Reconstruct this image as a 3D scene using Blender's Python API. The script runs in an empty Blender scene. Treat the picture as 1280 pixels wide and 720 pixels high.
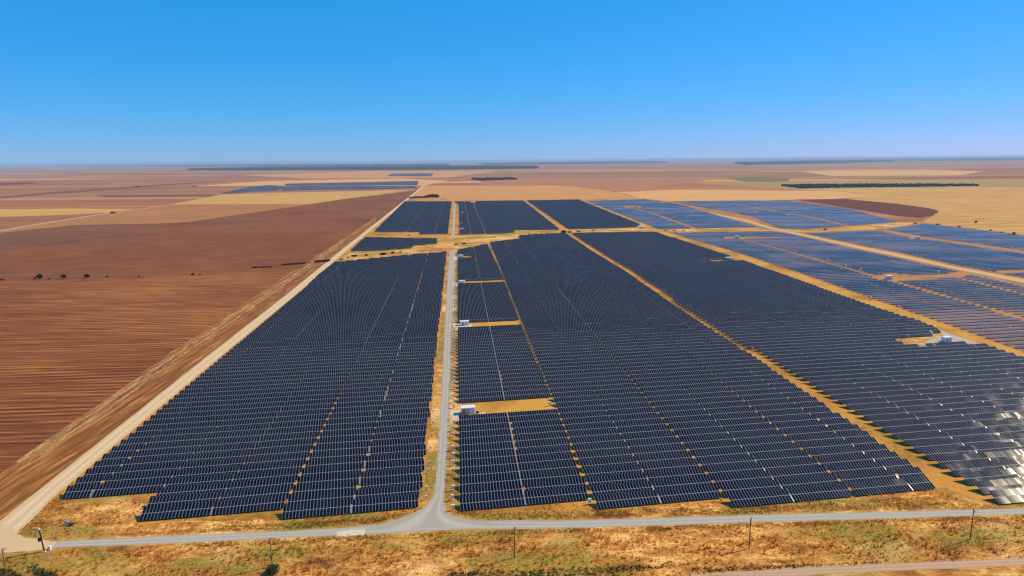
import bpy, math, random
import numpy as np
from mathutils import Vector, Matrix
random.seed(7); rng = np.random.default_rng(7)
S = bpy.context.scene; COL = S.collection
R_ = math.radians

# ------------------------------------------------------------------ survey of the site
FPX, YH, XH, ROLL, H = 854.0, 201.0, 572.0, R_(0.45), 100.0
NX, NY = math.sin(ROLL), math.cos(ROLL)
TH = math.atan(-((XH-640)*NX+(YH-360)*NY)/FPX)
def at(px, py):
    """ground point that stands at this point of the survey picture (flat ground, camera 100 m up)"""
    x, y = px-640, py-360
    xr = x*NY-y*NX; yr = x*NX+y*NY
    fw = FPX*math.cos(TH)-yr*math.sin(TH); dn = yr*math.cos(TH)+FPX*math.sin(TH)
    t = H/dn
    return (xr*t, fw*t)
def mpp(p):   # metres per survey pixel at ground point p
    d = p[1]*math.cos(TH)+H*math.sin(TH)
    return d/FPX
A4, PSI = R_(4.5), R_(9.2)
FV = np.array([-math.sin(A4), math.cos(A4)]); RV = np.array([math.cos(PSI), math.sin(PSI)])
MI = np.linalg.inv(np.array([RV, FV]).T)
NVEC = np.array([-math.sin(PSI), math.cos(PSI)])
def W(u, v): return u*RV+v*FV
def UV(p): return MI @ np.array(p)

# ------------------------------------------------------------------ camera, world, sun
cam = bpy.data.cameras.new('camera'); co = bpy.data.objects.new('camera', cam); COL.objects.link(co)
X0 = Vector((1,0,0)); D0 = Vector((0,-math.sin(TH),-math.cos(TH))); F0 = Vector((0,math.cos(TH),-math.sin(TH)))
ix = NY*X0+NX*D0; iy = -NX*X0+NY*D0
m = Matrix((ix, -iy, -F0)).transposed().to_4x4(); m.translation = Vector((0,0,H))
co.matrix_world = m
cam.sensor_width = 36; cam.lens = 36*FPX/1280; cam.clip_start = 1; cam.clip_end = 300000
S.camera = co

TILT = R_(23)
nrm = Vector((math.sin(TILT)*math.sin(PSI), -math.sin(TILT)*math.cos(PSI), math.cos(TILT)))
g = at(1352, 600); vv = Vector((-g[0], -g[1], H-2)).normalized()
SUN = (2*nrm.dot(vv)*nrm-vv).normalized()
SEL = math.asin(SUN.z); SAZ = math.atan2(SUN.x, SUN.y)
print('sun elevation', math.degrees(SEL), 'azimuth from +Y', math.degrees(SAZ))
w = bpy.data.worlds.new('World'); S.world = w; w.use_nodes = True
nt = w.node_tree; nt.nodes.clear()
sky = nt.nodes.new('ShaderNodeTexSky'); sky.sky_type = 'NISHITA'; sky.sun_disc = False
sky.sun_elevation = SEL; sky.sun_rotation = SAZ; sky.altitude = 150
sky.air_density = 1.0; sky.dust_density = 0.0; sky.ozone_density = 10.0
bg = nt.nodes.new('ShaderNodeBackground'); bg.inputs[1].default_value = 0.1
ow = nt.nodes.new('ShaderNodeOutputWorld')
# exposure curve of each channel: the photograph's sky runs from azure to lavender grey
sp = nt.nodes.new('ShaderNodeSeparateColor'); cb = nt.nodes.new('ShaderNodeCombineColor'); nt.links.new(sky.outputs[0], sp.inputs[0])
for ch,(gm,k) in enumerate(((1.6,.86),(.55,.668),(.6,1.16))):
    a_ = nt.nodes.new('ShaderNodeMath'); a_.operation='MULTIPLY'; a_.inputs[1].default_value=.1; nt.links.new(sp.outputs[ch], a_.inputs[0])
    b_ = nt.nodes.new('ShaderNodeMath'); b_.operation='POWER'; b_.inputs[1].default_value=gm; nt.links.new(a_.outputs[0], b_.inputs[0])
    c_ = nt.nodes.new('ShaderNodeMath'); c_.operation='MULTIPLY'; c_.inputs[1].default_value=k*10; nt.links.new(b_.outputs[0], c_.inputs[0]); nt.links.new(c_.outputs[0], cb.inputs[ch])
nt.links.new(cb.outputs[0], bg.inputs[0]); nt.links.new(bg.outputs[0], ow.inputs[0])
sl = bpy.data.lights.new('sun', 'SUN'); sl.energy = 5.0; sl.angle = R_(0.5); sl.color = (1.0, 0.83, 0.56)
so = bpy.data.objects.new('sun', sl); COL.objects.link(so); so.rotation_euler = SUN.to_track_quat('Z','Y').to_euler(); so.location = (0,0,300)
S.view_settings.view_transform = 'Standard'; S.view_settings.look = 'None'; S.view_settings.exposure = 0; S.view_settings.gamma = 1
try:
    S.cycles.use_denoising = True; S.cycles.denoiser = 'OPENIMAGEDENOISE'
except Exception: pass
S.cycles.filter_width = 1.3
S.cycles.max_bounces = 4; S.cycles.diffuse_bounces = 2; S.cycles.glossy_bounces = 3; S.cycles.volume_bounces = 1
S.cycles.transparent_max_bounces = 4; S.cycles.sample_clamp_indirect = 8

# ------------------------------------------------------------------ helpers
def tag(o, label=None, cat=None, group=None, kind=None):
    if label: o['label'] = label
    if cat: o['category'] = cat
    if group: o['group'] = group
    if kind: o['kind'] = kind
    return o
def empty(name, loc, rz=0):
    o = bpy.data.objects.new(name, None); o.location = loc; o.rotation_euler = (0,0,rz); o.empty_display_size = .5
    COL.objects.link(o); return o
class MB:
    def __init__(s): s.v, s.f, s.mi = [], [], []
    def add(s, vs, fs, mi=0):
        b = len(s.v); s.v += [tuple(x) for x in vs]
        for f in fs: s.f.append(tuple(b+i for i in f)); s.mi.append(mi)
    def box(s, x0,y0,z0,x1,y1,z1, mi=0, ch=0.0):
        if ch <= 0:
            vs = [(x,y,z) for z in (z0,z1) for y in (y0,y1) for x in (x0,x1)]
            s.add(vs, [(0,2,3,1),(4,5,7,6),(0,1,5,4),(2,6,7,3),(0,4,6,2),(1,3,7,5)], mi)
        else:   # chamfered vertical edges and top
            def ring(i, z):
                return [(x0+i,y0,z),(x1-i,y0,z),(x1,y0+i,z),(x1,y1-i,z),(x1-i,y1,z),(x0+i,y1,z),(x0,y1-i,z),(x0,y0+i,z)]
            a = ring(ch, z0); b = ring(ch, z1-ch)
            c = [(x+(ch if x < (x0+x1)/2 else -ch), y+(ch if y < (y0+y1)/2 else -ch), z1) for x,y,z in b]
            vs = a+b+c; fs = [tuple(reversed(range(8)))]
            for k in (0,8):
                for i in range(8): j=(i+1)%8; fs.append((k+i,k+j,k+8+j,k+8+i))
            fs.append(tuple(range(16,24))); s.add(vs, fs, mi)
    def tube(s, pts, rad, n=8, mi=0, cap=True):
        rad = rad if isinstance(rad,(list,tuple)) else [rad]*len(pts)
        P = [Vector(p) for p in pts]; vs=[]; fs=[]
        for i,p in enumerate(P):
            d = (P[min(i+1,len(P)-1)]-P[max(i-1,0)]).normalized()
            a = d.orthogonal().normalized(); b = d.cross(a)
            for k in range(n):
                t = 2*math.pi*k/n; vs.append(p+rad[i]*(math.cos(t)*a+math.sin(t)*b))
        for i in range(len(P)-1):
            for k in range(n): fs.append((i*n+k,i*n+(k+1)%n,(i+1)*n+(k+1)%n,(i+1)*n+k))
        if cap: fs.append(tuple(reversed(range(n)))); fs.append(tuple((len(P)-1)*n+k for k in range(n)))
        s.add(vs, fs, mi)
    def mesh(s, name, mats):
        me = bpy.data.meshes.new(name); me.from_pydata(s.v, [], s.f)
        for mm in (mats if isinstance(mats,(list,tuple)) else [mats]): me.materials.append(mm)
        if any(s.mi): me.polygons.foreach_set('material_index', s.mi)
        me.update(); return me
    def build(s, name, mats, parent=None, loc=(0,0,0), rz=0):
        return link(name, s.mesh(name, mats), parent, loc, rz)
def link(name, me, parent=None, loc=(0,0,0), rz=0):
    o = bpy.data.objects.new(name, me); COL.objects.link(o); o.parent = parent; o.location = loc; o.rotation_euler = (0,0,rz); return o

# ------------------------------------------------------------------ materials
class NT:
    def __init__(s, name):
        s.m = bpy.data.materials.new(name); s.m.use_nodes = True; s.t = s.m.node_tree; s.t.nodes.clear()
        s.out = s.t.nodes.new('ShaderNodeOutputMaterial'); s.b = s.t.nodes.new('ShaderNodeBsdfPrincipled')
        s.t.links.new(s.b.outputs[0], s.out.inputs[0])
    def n(s, typ, **k):
        nd = s.t.nodes.new('ShaderNode'+typ)
        for a,b in k.items(): setattr(nd, a, b)
        return nd
    def l(s, a, b): s.t.links.new(a, b)
    def val(s, inp, v):
        if hasattr(v, 'is_output') or isinstance(v, bpy.types.NodeSocket): s.l(v, inp)
        else: inp.default_value = v
    def math(s, op, a, b=0.0, c=None, clamp=False):
        nd = s.n('Math', operation=op, use_clamp=clamp); s.val(nd.inputs[0], a); s.val(nd.inputs[1], b)
        if c is not None: s.val(nd.inputs[2], c)
        return nd.outputs[0]
    def vmath(s, op, a, b=(0,0,0)):
        nd = s.n('VectorMath', operation=op); s.val(nd.inputs[0], a); s.val(nd.inputs[1], b); return nd.outputs[0]
    def noise(s, vec, scale, detail=3, rough=.55, dist=0.0, w=0.0):
        nd = s.n('TexNoise'); nd.inputs['Scale'].default_value = scale; nd.inputs['Detail'].default_value = detail
        nd.inputs['Roughness'].default_value = rough; nd.inputs['Distortion'].default_value = dist
        s.l(vec, nd.inputs['Vector']); return nd.outputs[0]
    def ramp(s, fac, stops):
        nd = s.n('ValToRGB'); s.val(nd.inputs[0], fac); e = nd.color_ramp.elements
        while len(e) < len(stops): e.new(.5)
        for i,(p,c) in enumerate(stops):
            e[i].position = p; e[i].color = (*c,1) if len(c)==3 else c
        return nd.outputs[0]
    def mix(s, fac, a, b):
        nd = s.n('Mix', data_type='RGBA'); s.val(nd.inputs[0], fac); s.val(nd.inputs[6], (*a,1) if isinstance(a,tuple) and len(a)==3 else a); s.val(nd.inputs[7], (*b,1) if isinstance(b,tuple) and len(b)==3 else b)
        return nd.outputs[2]
    def mapr(s, v, a, b, c=0.0, d=1.0):
        nd = s.n('MapRange'); nd.clamp = True; s.val(nd.inputs[0], v)
        for i,x in enumerate((a,b,c,d)): nd.inputs[1+i].default_value = x
        return nd.outputs[0]
    def color(s, c): s.val(s.b.inputs['Base Color'], (*c,1) if isinstance(c,tuple) and len(c)==3 else c)
    def warm(s, c, k): return s.vmath('MULTIPLY', c, k)
    def bump(s, h, dist=.1, strength=.6):
        nd = s.n('Bump'); nd.inputs['Distance'].default_value = dist; nd.inputs['Strength'].default_value = strength
        s.l(h, nd.inputs['Height']); s.l(nd.outputs[0], s.b.inputs['Normal'])
    def rough(s, r, spec=.3): s.val(s.b.inputs['Roughness'], r); s.b.inputs['Specular IOR Level'].default_value = spec
    def pos(s): return s.n('NewGeometry').outputs['Position']
    def rot(s, vec, ang, scale=(1,1,1)):
        nd = s.n('Mapping'); nd.inputs['Rotation'].default_value = (0,0,ang); nd.inputs['Scale'].default_value = scale
        s.l(vec, nd.inputs['Vector']); return nd.outputs[0]
    def uvs(s): return s.n('UVMap').outputs[0]

def plain(name, c, r=.6, spec=.3, metal=0, var=.12, sc=3.0):
    t = NT(name); p = t.pos(); n = t.noise(p, sc, 4)
    t.color(t.mix(n, tuple(x*(1-var) for x in c), tuple(min(1,x*(1+var)) for x in c))); t.rough(r, spec); t.b.inputs['Metallic'].default_value = metal
    return t.m

# dry verge grass and soil, golden with green and bare patches
def verge_mat():
    t = NT('dry_grass_ground'); p = t.pos()
    q = t.rot(p, -PSI*0.6, (.55,1,1))
    big = t.noise(q, .055, 5, .6, .6); mid = t.noise(q, .28, 5, .65, .5); fine = t.noise(q, 1.3, 4, .7); gr = t.noise(q, .038, 4, .55, .4); bare = t.noise(q, .03, 4, .6, .3)
    base = t.ramp(t.math('MULTIPLY_ADD', mid, .6, t.math('MULTIPLY', big, .4)), [(.33,(.11,.040,.010)),(.43,(.26,.10,.022)),(.50,(.40,.18,.042)),(.57,(.55,.30,.09)),(.67,(.70,.47,.21))])
    c = t.mix(t.math('MULTIPLY', t.mapr(gr,.47,.57), t.mapr(mid,.36,.55)), base, (.20,.145,.024))
    c = t.mix(t.math('MULTIPLY', t.mapr(bare,.55,.66), .7), c, (.62,.40,.155))
    c = t.mix(t.math('MULTIPLY', t.mapr(fine,.58,.70), .5), c, (.60,.40,.17))
    c = t.mix(t.math('MULTIPLY', t.mapr(fine,.46,.36), .6), c, (.12,.050,.012))
    t.color(t.warm(c,(1.66,1.64,1.50))); t.rough(.95,.1); t.bump(t.math('ADD', mid, t.math('MULTIPLY',fine,.5)), .8, .9); return t.m
# soil of the array aisles
def soil_mat(name='array_soil', c0=(.46,.205,.045), c1=(.66,.345,.085)):
    t = NT(name); p = t.pos(); a = t.noise(p,.03,4,.6,.3); b = t.noise(p,.4,5,.65); f = t.noise(p,2.,3,.6); gr=t.noise(p,.02,4,.6)
    c = t.mix(t.math('MULTIPLY_ADD', b, .7, t.math('MULTIPLY',a,.3)), c0, c1)
    c = t.mix(t.math('MULTIPLY', t.mapr(f,.5,.35),.5), c, tuple(x*.45 for x in c0))
    c = t.mix(t.math('MULTIPLY', t.mapr(gr,.50,.60),t.mapr(b,.38,.6)), c, (.20,.14,.025))
    c = t.mix(t.math('MULTIPLY', t.mapr(a,.50,.38), .45), c, (.26,.105,.03))
    t.color(t.warm(c,(1.15,1.06,.75))); t.rough(.95,.1); t.bump(b,.3,.6); return t.m
# ploughed / stubble field with drill lines
def field_mat(name, dark, mid, pale, ang, scale=1.0, lines=.7, far=False):
    t = NT(name); p = t.pos()
    q = t.rot(p, ang, (1,1,1)); 
    s1 = t.noise(t.rot(p, ang, (.012,.22*scale,1)), 1.0, 5, .6, .25)
    s2 = t.noise(t.rot(p, ang, (.025,1.5*scale,1)), 1.0, 4, .65, .2)
    blot = t.noise(p, .006, 4, .6, .4); sp = t.noise(t.rot(p, ang, (.05,.4*scale,1)), 1.0, 3, .7)
    sq = t.n('SeparateXYZ'); t.l(q, sq.inputs[0])
    ph = t.math('MULTIPLY_ADD', sq.outputs[1], 2*math.pi/(4.6/scale), t.math('MULTIPLY', t.noise(t.rot(p, ang, (.006,.03,1)), 1.0, 2, .5), 3.0))
    fur = t.math('MULTIPLY', t.math('SINE', ph), t.math('MULTIPLY', t.mapr(t.noise(t.rot(p, ang, (.01,.05,1)), 1.0, 3, .6), .35,.6), .065))
    f = t.math('ADD', t.math('MULTIPLY_ADD', s1, .22, t.math('MULTIPLY_ADD', s2, .58, t.math('MULTIPLY', blot, .20))), fur)
    c = t.ramp(f, [(.40,dark),(.5,mid),(.59,pale)])
    c = t.mix(t.math('MULTIPLY', t.math('MULTIPLY', t.mapr(sp,.60,.72), t.mapr(blot,.42,.6)), lines), c, tuple(min(1,x*1.5) for x in pale))
    t.color(t.warm(c,(1.27,1.10,.74) if not far else (1.3,1.1,.72))); t.rough(.95,.08)
    if not far: t.bump(t.math('ADD',s1,s2), .5, .5)
    return t.m
def road_mat(name, c0, c1, track=None, spots=.3):
    t = NT(name); p = t.pos(); a = t.noise(p,.05,4,.6,.4); b = t.noise(p,.9,5,.7)
    c = t.mix(t.math('MULTIPLY_ADD', a, .6, t.math('MULTIPLY', b, .4)), c0, c1)
    uv = t.uvs(); sx = t.n('SeparateXYZ'); t.l(uv, sx.inputs[0])
    # two wheel tracks across the width (uv.x runs 0..1 over the road)
    d = t.math('ABSOLUTE', t.math('SUBTRACT', t.math('ABSOLUTE', t.math('SUBTRACT', sx.outputs[0], .5)), .2))
    wob = t.math('MULTIPLY', t.math('SUBTRACT', a, .5), .2)
    k = t.mapr(t.math('ADD', d, wob), .02, .13, 1, 0)
    if track: c = t.mix(t.math('MULTIPLY', k, .75), c, track)
    c = t.mix(t.math('MULTIPLY', t.mapr(b,.6,.75), spots), c, tuple(min(1,x*1.25) for x in c1))
    t.color(c); t.rough(.9,.15); t.bump(b,.08,.4); return t.m

def panel_mat(name, film_amt=1.0, dcol=(.20,.19,.19), cell=(.0018,.0028,.015), rough=.05, jit=.068):
    t = NT(name); uv = t.uvs(); sx = t.n('SeparateXYZ'); t.l(uv, sx.inputs[0])
    fx = t.math('FRACT', sx.outputs[0]); fy = t.math('FRACT', sx.outputs[1])
    ex = t.math('MINIMUM', fx, t.math('SUBTRACT', 1.0, fx)); ey = t.math('MINIMUM', fy, t.math('SUBTRACT', 1.0, fy))
    fr = t.math('MAXIMUM', t.math('LESS_THAN', ex, .052), t.math('LESS_THAN', t.math('ABSOLUTE', t.math('SUBTRACT', t.math('FRACT', t.math('MULTIPLY', sx.outputs[1], .5)), .5)), .015))
    # fine busbars of the cells (six by twelve)
    oi = t.n('ObjectInfo'); rnd = t.math('MULTIPLY', oi.outputs['Random'], 777.0)
    cv = t.n('CombineXYZ'); t.val(cv.inputs[0], t.math('FLOOR', t.math('MULTIPLY', sx.outputs[0], 1/7.0))); t.val(cv.inputs[1], t.math('FLOOR', sx.outputs[1])); t.val(cv.inputs[2], rnd)
    cs = t.n('CombineXYZ'); t.val(cs.inputs[0], t.math('MULTIPLY', sx.outputs[0], .11)); t.val(cs.inputs[1], t.math('MULTIPLY', t.math('FLOOR', sx.outputs[1]), 17.31)); t.val(cs.inputs[2], rnd)
    nz = t.n('TexNoise'); nz.inputs['Scale'].default_value = 1; nz.inputs['Detail'].default_value = 2; t.l(cs.outputs[0], nz.inputs['Vector'])
    sn = t.n('SeparateColor'); t.l(nz.outputs['Color'], sn.inputs[0])
    cw = t.n('CombineColor')
    for ch in range(3): t.val(cw.inputs[ch], t.mapr(sn.outputs[ch], .25, .75))
    wcol = cw.outputs[0]; wval = t.mapr(nz.outputs[0], .3, .72)
    cm = t.n('CombineXYZ'); t.val(cm.inputs[0], t.math('FLOOR', sx.outputs[0])); t.val(cm.inputs[1], t.math('FLOOR', sx.outputs[1])); t.val(cm.inputs[2], rnd)
    wm = t.n('TexWhiteNoise', noise_dimensions='3D'); t.l(cm.outputs[0], wm.inputs['Vector'])
    sepw = t.n('SeparateColor'); t.l(wcol, sepw.inputs[0])
    p = t.pos(); dust_glow = t.noise(t.rot(p,-PSI,(.3,1,1)), .02, 5, .65, .5)
    cc = t.mix(wm.outputs['Value'], tuple(x*.75 for x in cell), tuple(x*1.3 for x in cell))
    cc = t.mix(t.math('MULTIPLY', t.mapr(dust_glow,.44,.64), .035*film_amt), cc, dcol)
    c = t.mix(fr, cc, (.30,.29,.285)); t.color(c)
    j = t.vmath('MULTIPLY', t.vmath('SUBTRACT', wcol, (.5,.5,.5)), (jit*2,jit*2,0))
    tail = t.math('MULTIPLY_ADD', t.math('POWER', wval, 4.0), .85, .15)
    sc_ = t.n('VectorMath', operation='SCALE'); t.l(j, sc_.inputs[0]); t.l(tail, sc_.inputs['Scale']); j = sc_.outputs[0]
    j2 = t.vmath('MULTIPLY', t.vmath('SUBTRACT', wm.outputs['Color'], (.5,.5,.5)), (jit*.36,jit*.36,0))
    geo = t.n('NewGeometry'); nn = t.vmath('NORMALIZE', t.vmath('ADD', geo.outputs['Normal'], t.vmath('ADD', j, j2)))
    t.l(nn, t.b.inputs['Normal'])
    t.val(t.b.inputs['Roughness'], t.math('MULTIPLY_ADD', fr, .55, t.math('MULTIPLY_ADD', t.math('POWER',sepw.outputs[2],2.0), .13, rough))); t.b.inputs['Specular IOR Level'].default_value = .22
    return t.m
def leaf_mat(name, c0, c1):
    t = NT(name); oi = t.n('ObjectInfo'); p = t.pos(); n = t.noise(p, 1.2, 3)
    c = t.mix(n, c0, c1); t.color(c); t.rough(.8,.15); return t.m
def wood_far_mat(name, c0, c1):
    t = NT(name); p = t.pos(); n = t.noise(p, .03, 5, .7); t.color(t.mix(n, c0, c1)); t.rough(.95,.05); return t.m

M = {}
M['verge'] = verge_mat(); M['soil'] = soil_mat()
M['soil_gold'] = soil_mat('aisle_grass_soil', (.48,.235,.045), (.70,.39,.10))
M['soil_red'] = soil_mat('roadside_soil', (.48,.19,.05), (.64,.33,.09))
M['gravel'] = road_mat('grey_gravel', (.31,.27,.205), (.50,.45,.365), (.52,.48,.40), .6)
M['dirt'] = road_mat('pale_dirt', (.58,.385,.19), (.74,.525,.29), (.78,.59,.36), .3)
M['dirt_brown'] = road_mat('pinkish_dirt', (.45,.26,.15), (.55,.34,.20), (.62,.41,.27), .25)
M['dirt_tan'] = road_mat('tan_dirt', (.50,.30,.11), (.66,.42,.18), (.72,.50,.25), .3)
M['sand'] = road_mat('pale_sand', (.62,.47,.34), (.80,.66,.52), None, .4)
M['concrete'] = road_mat('pale_concrete', (.42,.365,.28), (.54,.47,.37), None, .3)
M['panel'] = panel_mat('solar_glass'); M['panel_flat'] = panel_mat('solar_glass_bluish', 14.0, (.44,.255,.20), (.010,.037,.082), .16, .02)  # bluish panels' pink film: dust, plus broad sun glow put into the colour
M['alu'] = plain('galvanised_steel', (.42,.43,.45), .45, .5, .6)
M['back'] = plain('panel_backsheet', (.10,.10,.11), .6, .3)
M['post'] = plain('steel_post', (.30,.30,.31), .5, .4, .5)
M['white'] = plain('white_paint', (.80,.79,.77), .5, .4, 0, .05)
M['offwhite'] = plain('weathered_white', (.68,.66,.62), .6, .3, 0, .08)
M['louvre'] = plain('grey_louvre', (.20,.21,.22), .5, .4)
M['grey'] = plain('light_grey_paint', (.50,.51,.53), .5, .4)
M['red'] = plain('red_paint', (.36,.035,.03), .5, .4)
M['black'] = plain('black_plastic', (.015,.015,.018), .4, .4)
M['timber'] = plain('weathered_timber', (.22,.12,.075), .85, .2, 0, .3, 2.)
M['ceramic'] = plain('brown_insulator', (.22,.12,.08), .3, .5)
M['bark'] = plain('bark', (.07,.045,.03), .9, .1)
M['leaf_dark'] = leaf_mat('dark_leaves', (.012,.018,.008), (.035,.045,.015))
M['leaf_green'] = leaf_mat('green_leaves', (.03,.045,.012), (.08,.10,.025))
M['forest'] = wood_far_mat('forest_canopy', (.008,.018,.016), (.03,.05,.03))

# ------------------------------------------------------------------ ground
def sheet(name, pts, z, mat, kind='structure', jag=0, step=3.0):
    """flat polygon on the ground from a list of world (x,y)"""
    P = [np.array(p, float) for p in pts]
    if jag:
        Q = []
        for i,p in enumerate(P):
            q = P[(i+1)%len(P)]; L = np.linalg.norm(q-p); n = max(1, min(400,int(L/step)))
            d = (q-p)/max(L,1e-6); nn = np.array([-d[1],d[0]])
            for k in range(n):
                Q.append(p+(q-p)*k/n + nn*rng.uniform(-jag,jag)*(0 if k==0 else 1))
        P = Q
    me = bpy.data.meshes.new(name); me.from_pydata([(p[0],p[1],z) for p in P], [], [tuple(range(len(P)))])
    # orient up
    if me.polygons[0].normal.z < 0: me.flip_normals()
    me.materials.append(mat); me.update()
    o = link(name, me); o['kind'] = kind; return o
def pxpoly(l): return [at(*p) for p in l]
def resample(pts, step):
    P=[np.array(p,float) for p in pts]; out=[]
    for a,b in zip(P[:-1],P[1:]):
        L=np.linalg.norm(b-a); n=max(1,int(L/step)); 
        for k in range(n): out.append(a+(b-a)*k/n)
    out.append(P[-1]); return out
def strip(name, left, right, z, mat, step=4.0, jag=.35, n=None):
    """road between two world polylines (sampled at matching parameters), ragged edges, uv.x across"""
    def rs(pts, n):
        P=np.array(pts,float); d=np.r_[0,np.cumsum(np.hypot(*(P[1:]-P[:-1]).T))]; t=np.linspace(0,d[-1],n)
        return np.c_[np.interp(t,d,P[:,0]),np.interp(t,d,P[:,1])], d[-1]
    L0 = max(rs(left,2)[1], rs(right,2)[1]); n = n or max(3,min(600,int(L0/step)))
    a,_ = rs(left,n); b,_ = rs(right,n); c = b-a; ln = np.hypot(*c.T)[:,None]; c = c/ln
    ja = (np.convolve(rng.uniform(-1,1,n+2),[.3,.4,.3],'valid')*jag)[:,None]; jb = (np.convolve(rng.uniform(-1,1,n+2),[.3,.4,.3],'valid')*jag)[:,None]
    a = a-c*ja; b = b+c*jb
    vs=[];fs=[];uv=[]
    for i in range(n):
        for k in range(3):
            q=a[i]+(b[i]-a[i])*k/2; vs.append((q[0],q[1],z))
    me = bpy.data.meshes.new(name)
    for i in range(n-1):
        for k in range(2): fs.append((i*3+k,i*3+k+1,(i+1)*3+k+1,(i+1)*3+k))
    me.from_pydata(vs,[],fs); ul = me.uv_layers.new(name='UVMap')
    for p in me.polygons:
        for li in p.loop_indices:
            vi = me.loops[li].vertex_index; ul.data[li].uv = ((vi%3)/2, (vi//3)*step/10)
    if me.polygons[0].normal.z < 0: me.flip_normals()
    me.materials.append(mat); me.update(); o = link(name, me); o['kind']='structure'; return o

# far country: one ground sheet to the horizon, a patchwork of fields
def country_mat():
    t = NT('far_farmland'); p = t.pos()
    q = t.rot(p, -R_(12), (1/2000,1/420,1)); vo = t.n('TexVoronoi', distance='CHEBYCHEV'); vo.inputs['Scale'].default_value=1; vo.inputs['Randomness'].default_value=.8; t.l(q, vo.inputs['Vector'])
    sx = t.n('SeparateColor'); t.l(vo.outputs['Color'], sx.inputs[0])
    c = t.ramp(sx.outputs[0], [(0,(.23,.10,.06)),(.25,(.34,.17,.09)),(.45,(.28,.135,.085)),(.6,(.42,.25,.12)),(.75,(.30,.16,.10)),(.88,(.22,.17,.07)),(1,(.50,.32,.17))])
    st = t.noise(t.rot(p, -R_(8), (.0006,.012,1)), 1.0, 5, .6, .3); b2 = t.noise(p, .0012, 4, .6, .4)
    c = t.mix(t.mapr(st,.35,.65), t.vmath('MULTIPLY', c, (.72,.70,.70)), t.vmath('MULTIPLY', c, (1.2,1.2,1.2)))
    c = t.mix(t.math('MULTIPLY', t.mapr(b2,.62,.7),.7), c, (.10,.09,.05))
    t.color(t.warm(c,(1.3,1.03,.66))); t.rough(.95,.05); return t.m
G = 60000
sheet('ground', [(-G,-2000),(G,-2000),(G,G),(-G,G)], 0.0, country_mat())

def rim(pts, step=60): return resample(pts, step)
# --- fields on the ploughed side
brown = field_mat('ploughed_brown', (.092,.030,.014), (.185,.066,.027), (.39,.175,.07), -R_(5.5), 1.0, .8)
purple = field_mat('ploughed_umber', (.12,.05,.030), (.17,.074,.045), (.23,.105,.06), -R_(5.5), .6, .3)
tanb = field_mat('stubble_tan', (.26,.12,.05), (.33,.165,.07), (.40,.21,.095), -R_(5), .4, .3, True)
yellow = field_mat('stubble_yellow', (.40,.25,.08), (.47,.30,.105), (.54,.36,.14), -R_(5), .3, .3, True)
orange = field_mat('stubble_orange', (.42,.215,.085), (.48,.25,.10), (.54,.30,.13), -R_(8), .3, .2, True)
cream = field_mat('stubble_cream', (.48,.28,.12), (.55,.33,.15), (.60,.38,.19), -R_(10), .3, .2, True)
gold = field_mat('stubble_gold', (.36,.21,.075), (.45,.275,.105), (.54,.35,.15), -R_(14), .12, .25, True)
maroon = field_mat('ploughed_maroon', (.085,.026,.020), (.11,.036,.028), (.15,.055,.04), R_(25), .5, .1, True)
olive = field_mat('olive_crop', (.11,.10,.035), (.15,.13,.05), (.20,.165,.07), -R_(8), .2, .1, True)
olive2 = field_mat('yellow_olive_crop', (.26,.19,.06), (.31,.23,.08), (.36,.27,.10), -R_(8), .2, .1, True)

sheet('field', pxpoly([(-60,318),(0,312.7),(120,297),(235,277.4),(330,264),(430,249),(515,239),(527,235),(430,313),(357,373),(260,453),(153,541),(60,627),(10,668),(-60,730)]), .004, brown)
umber = field_mat('ploughed_dark_umber', (.105,.036,.018), (.170,.064,.030), (.29,.125,.055), -R_(5.5), .9, .35)
sheet('field', pxpoly([(-60,355),(0,351.5),(120,348),(180,346.8),(250,345),(320,336),(410,327),(428,314),(527,235.4),(515,239),(430,249),(330,264),(235,277.4),(120,297),(0,312.7),(-60,318)]), .010, umber)
sheet('field', pxpoly([(-60,305),(0,291),(97,281),(200,279.5),(235,277.4),(120,297),(0,312.7),(-60,320)]), .014, purple)
sheet('field', pxpoly([(-60,297),(0,288.5),(134,266.7),(168,262),(215,255.5),(386,255.4),(330,263.8),(235,277.4),(200,279.5),(97,281),(0,291)]), .016, tanb)
sheet('field', pxpoly([(212,255.6),(279,243.2),(330,241.5),(430,239.2),(518,237),(470,243.5),(430,248.8),(388,255)]), .03, yellow)
sheet('field', pxpoly([(-60,262.5),(0,261.2),(90,260.6),(168,261.5),(130,266),(60,269.5),(0,271),(-60,272)]), .03, yellow)
# dark unploughed baulk across the ploughed field
FB=[(-20,316.5),(60,305.2),(120,298),(235,278),(282,271),(330,264),(380,256.6),(430,248.9),(470,243.7)]
strip('field_boundary', [(x,y-d_) for (x,y),d_ in zip(pxpoly(FB),(4,4,4,5,5,6,6,7,7))], [(x,y+d_) for (x,y),d_ in zip(pxpoly(FB),(4,4,4,5,5,6,6,7,7))], .07, field_mat('baulk', (.055,.019,.012),(.075,.027,.017),(.11,.042,.025),0,1,.2), 25, 1.0, n=120)
strip('path', pxpoly([(-20,291),(60,277.5),(134,266.2),(170,262),(215,255),(279,243)]), pxpoly([(-20,292.6),(60,278.8),(134,267.2),(170,262.7),(215,255.5),(279,243.3)]), .05, M['dirt_brown'], 25, 1.5)
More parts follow.
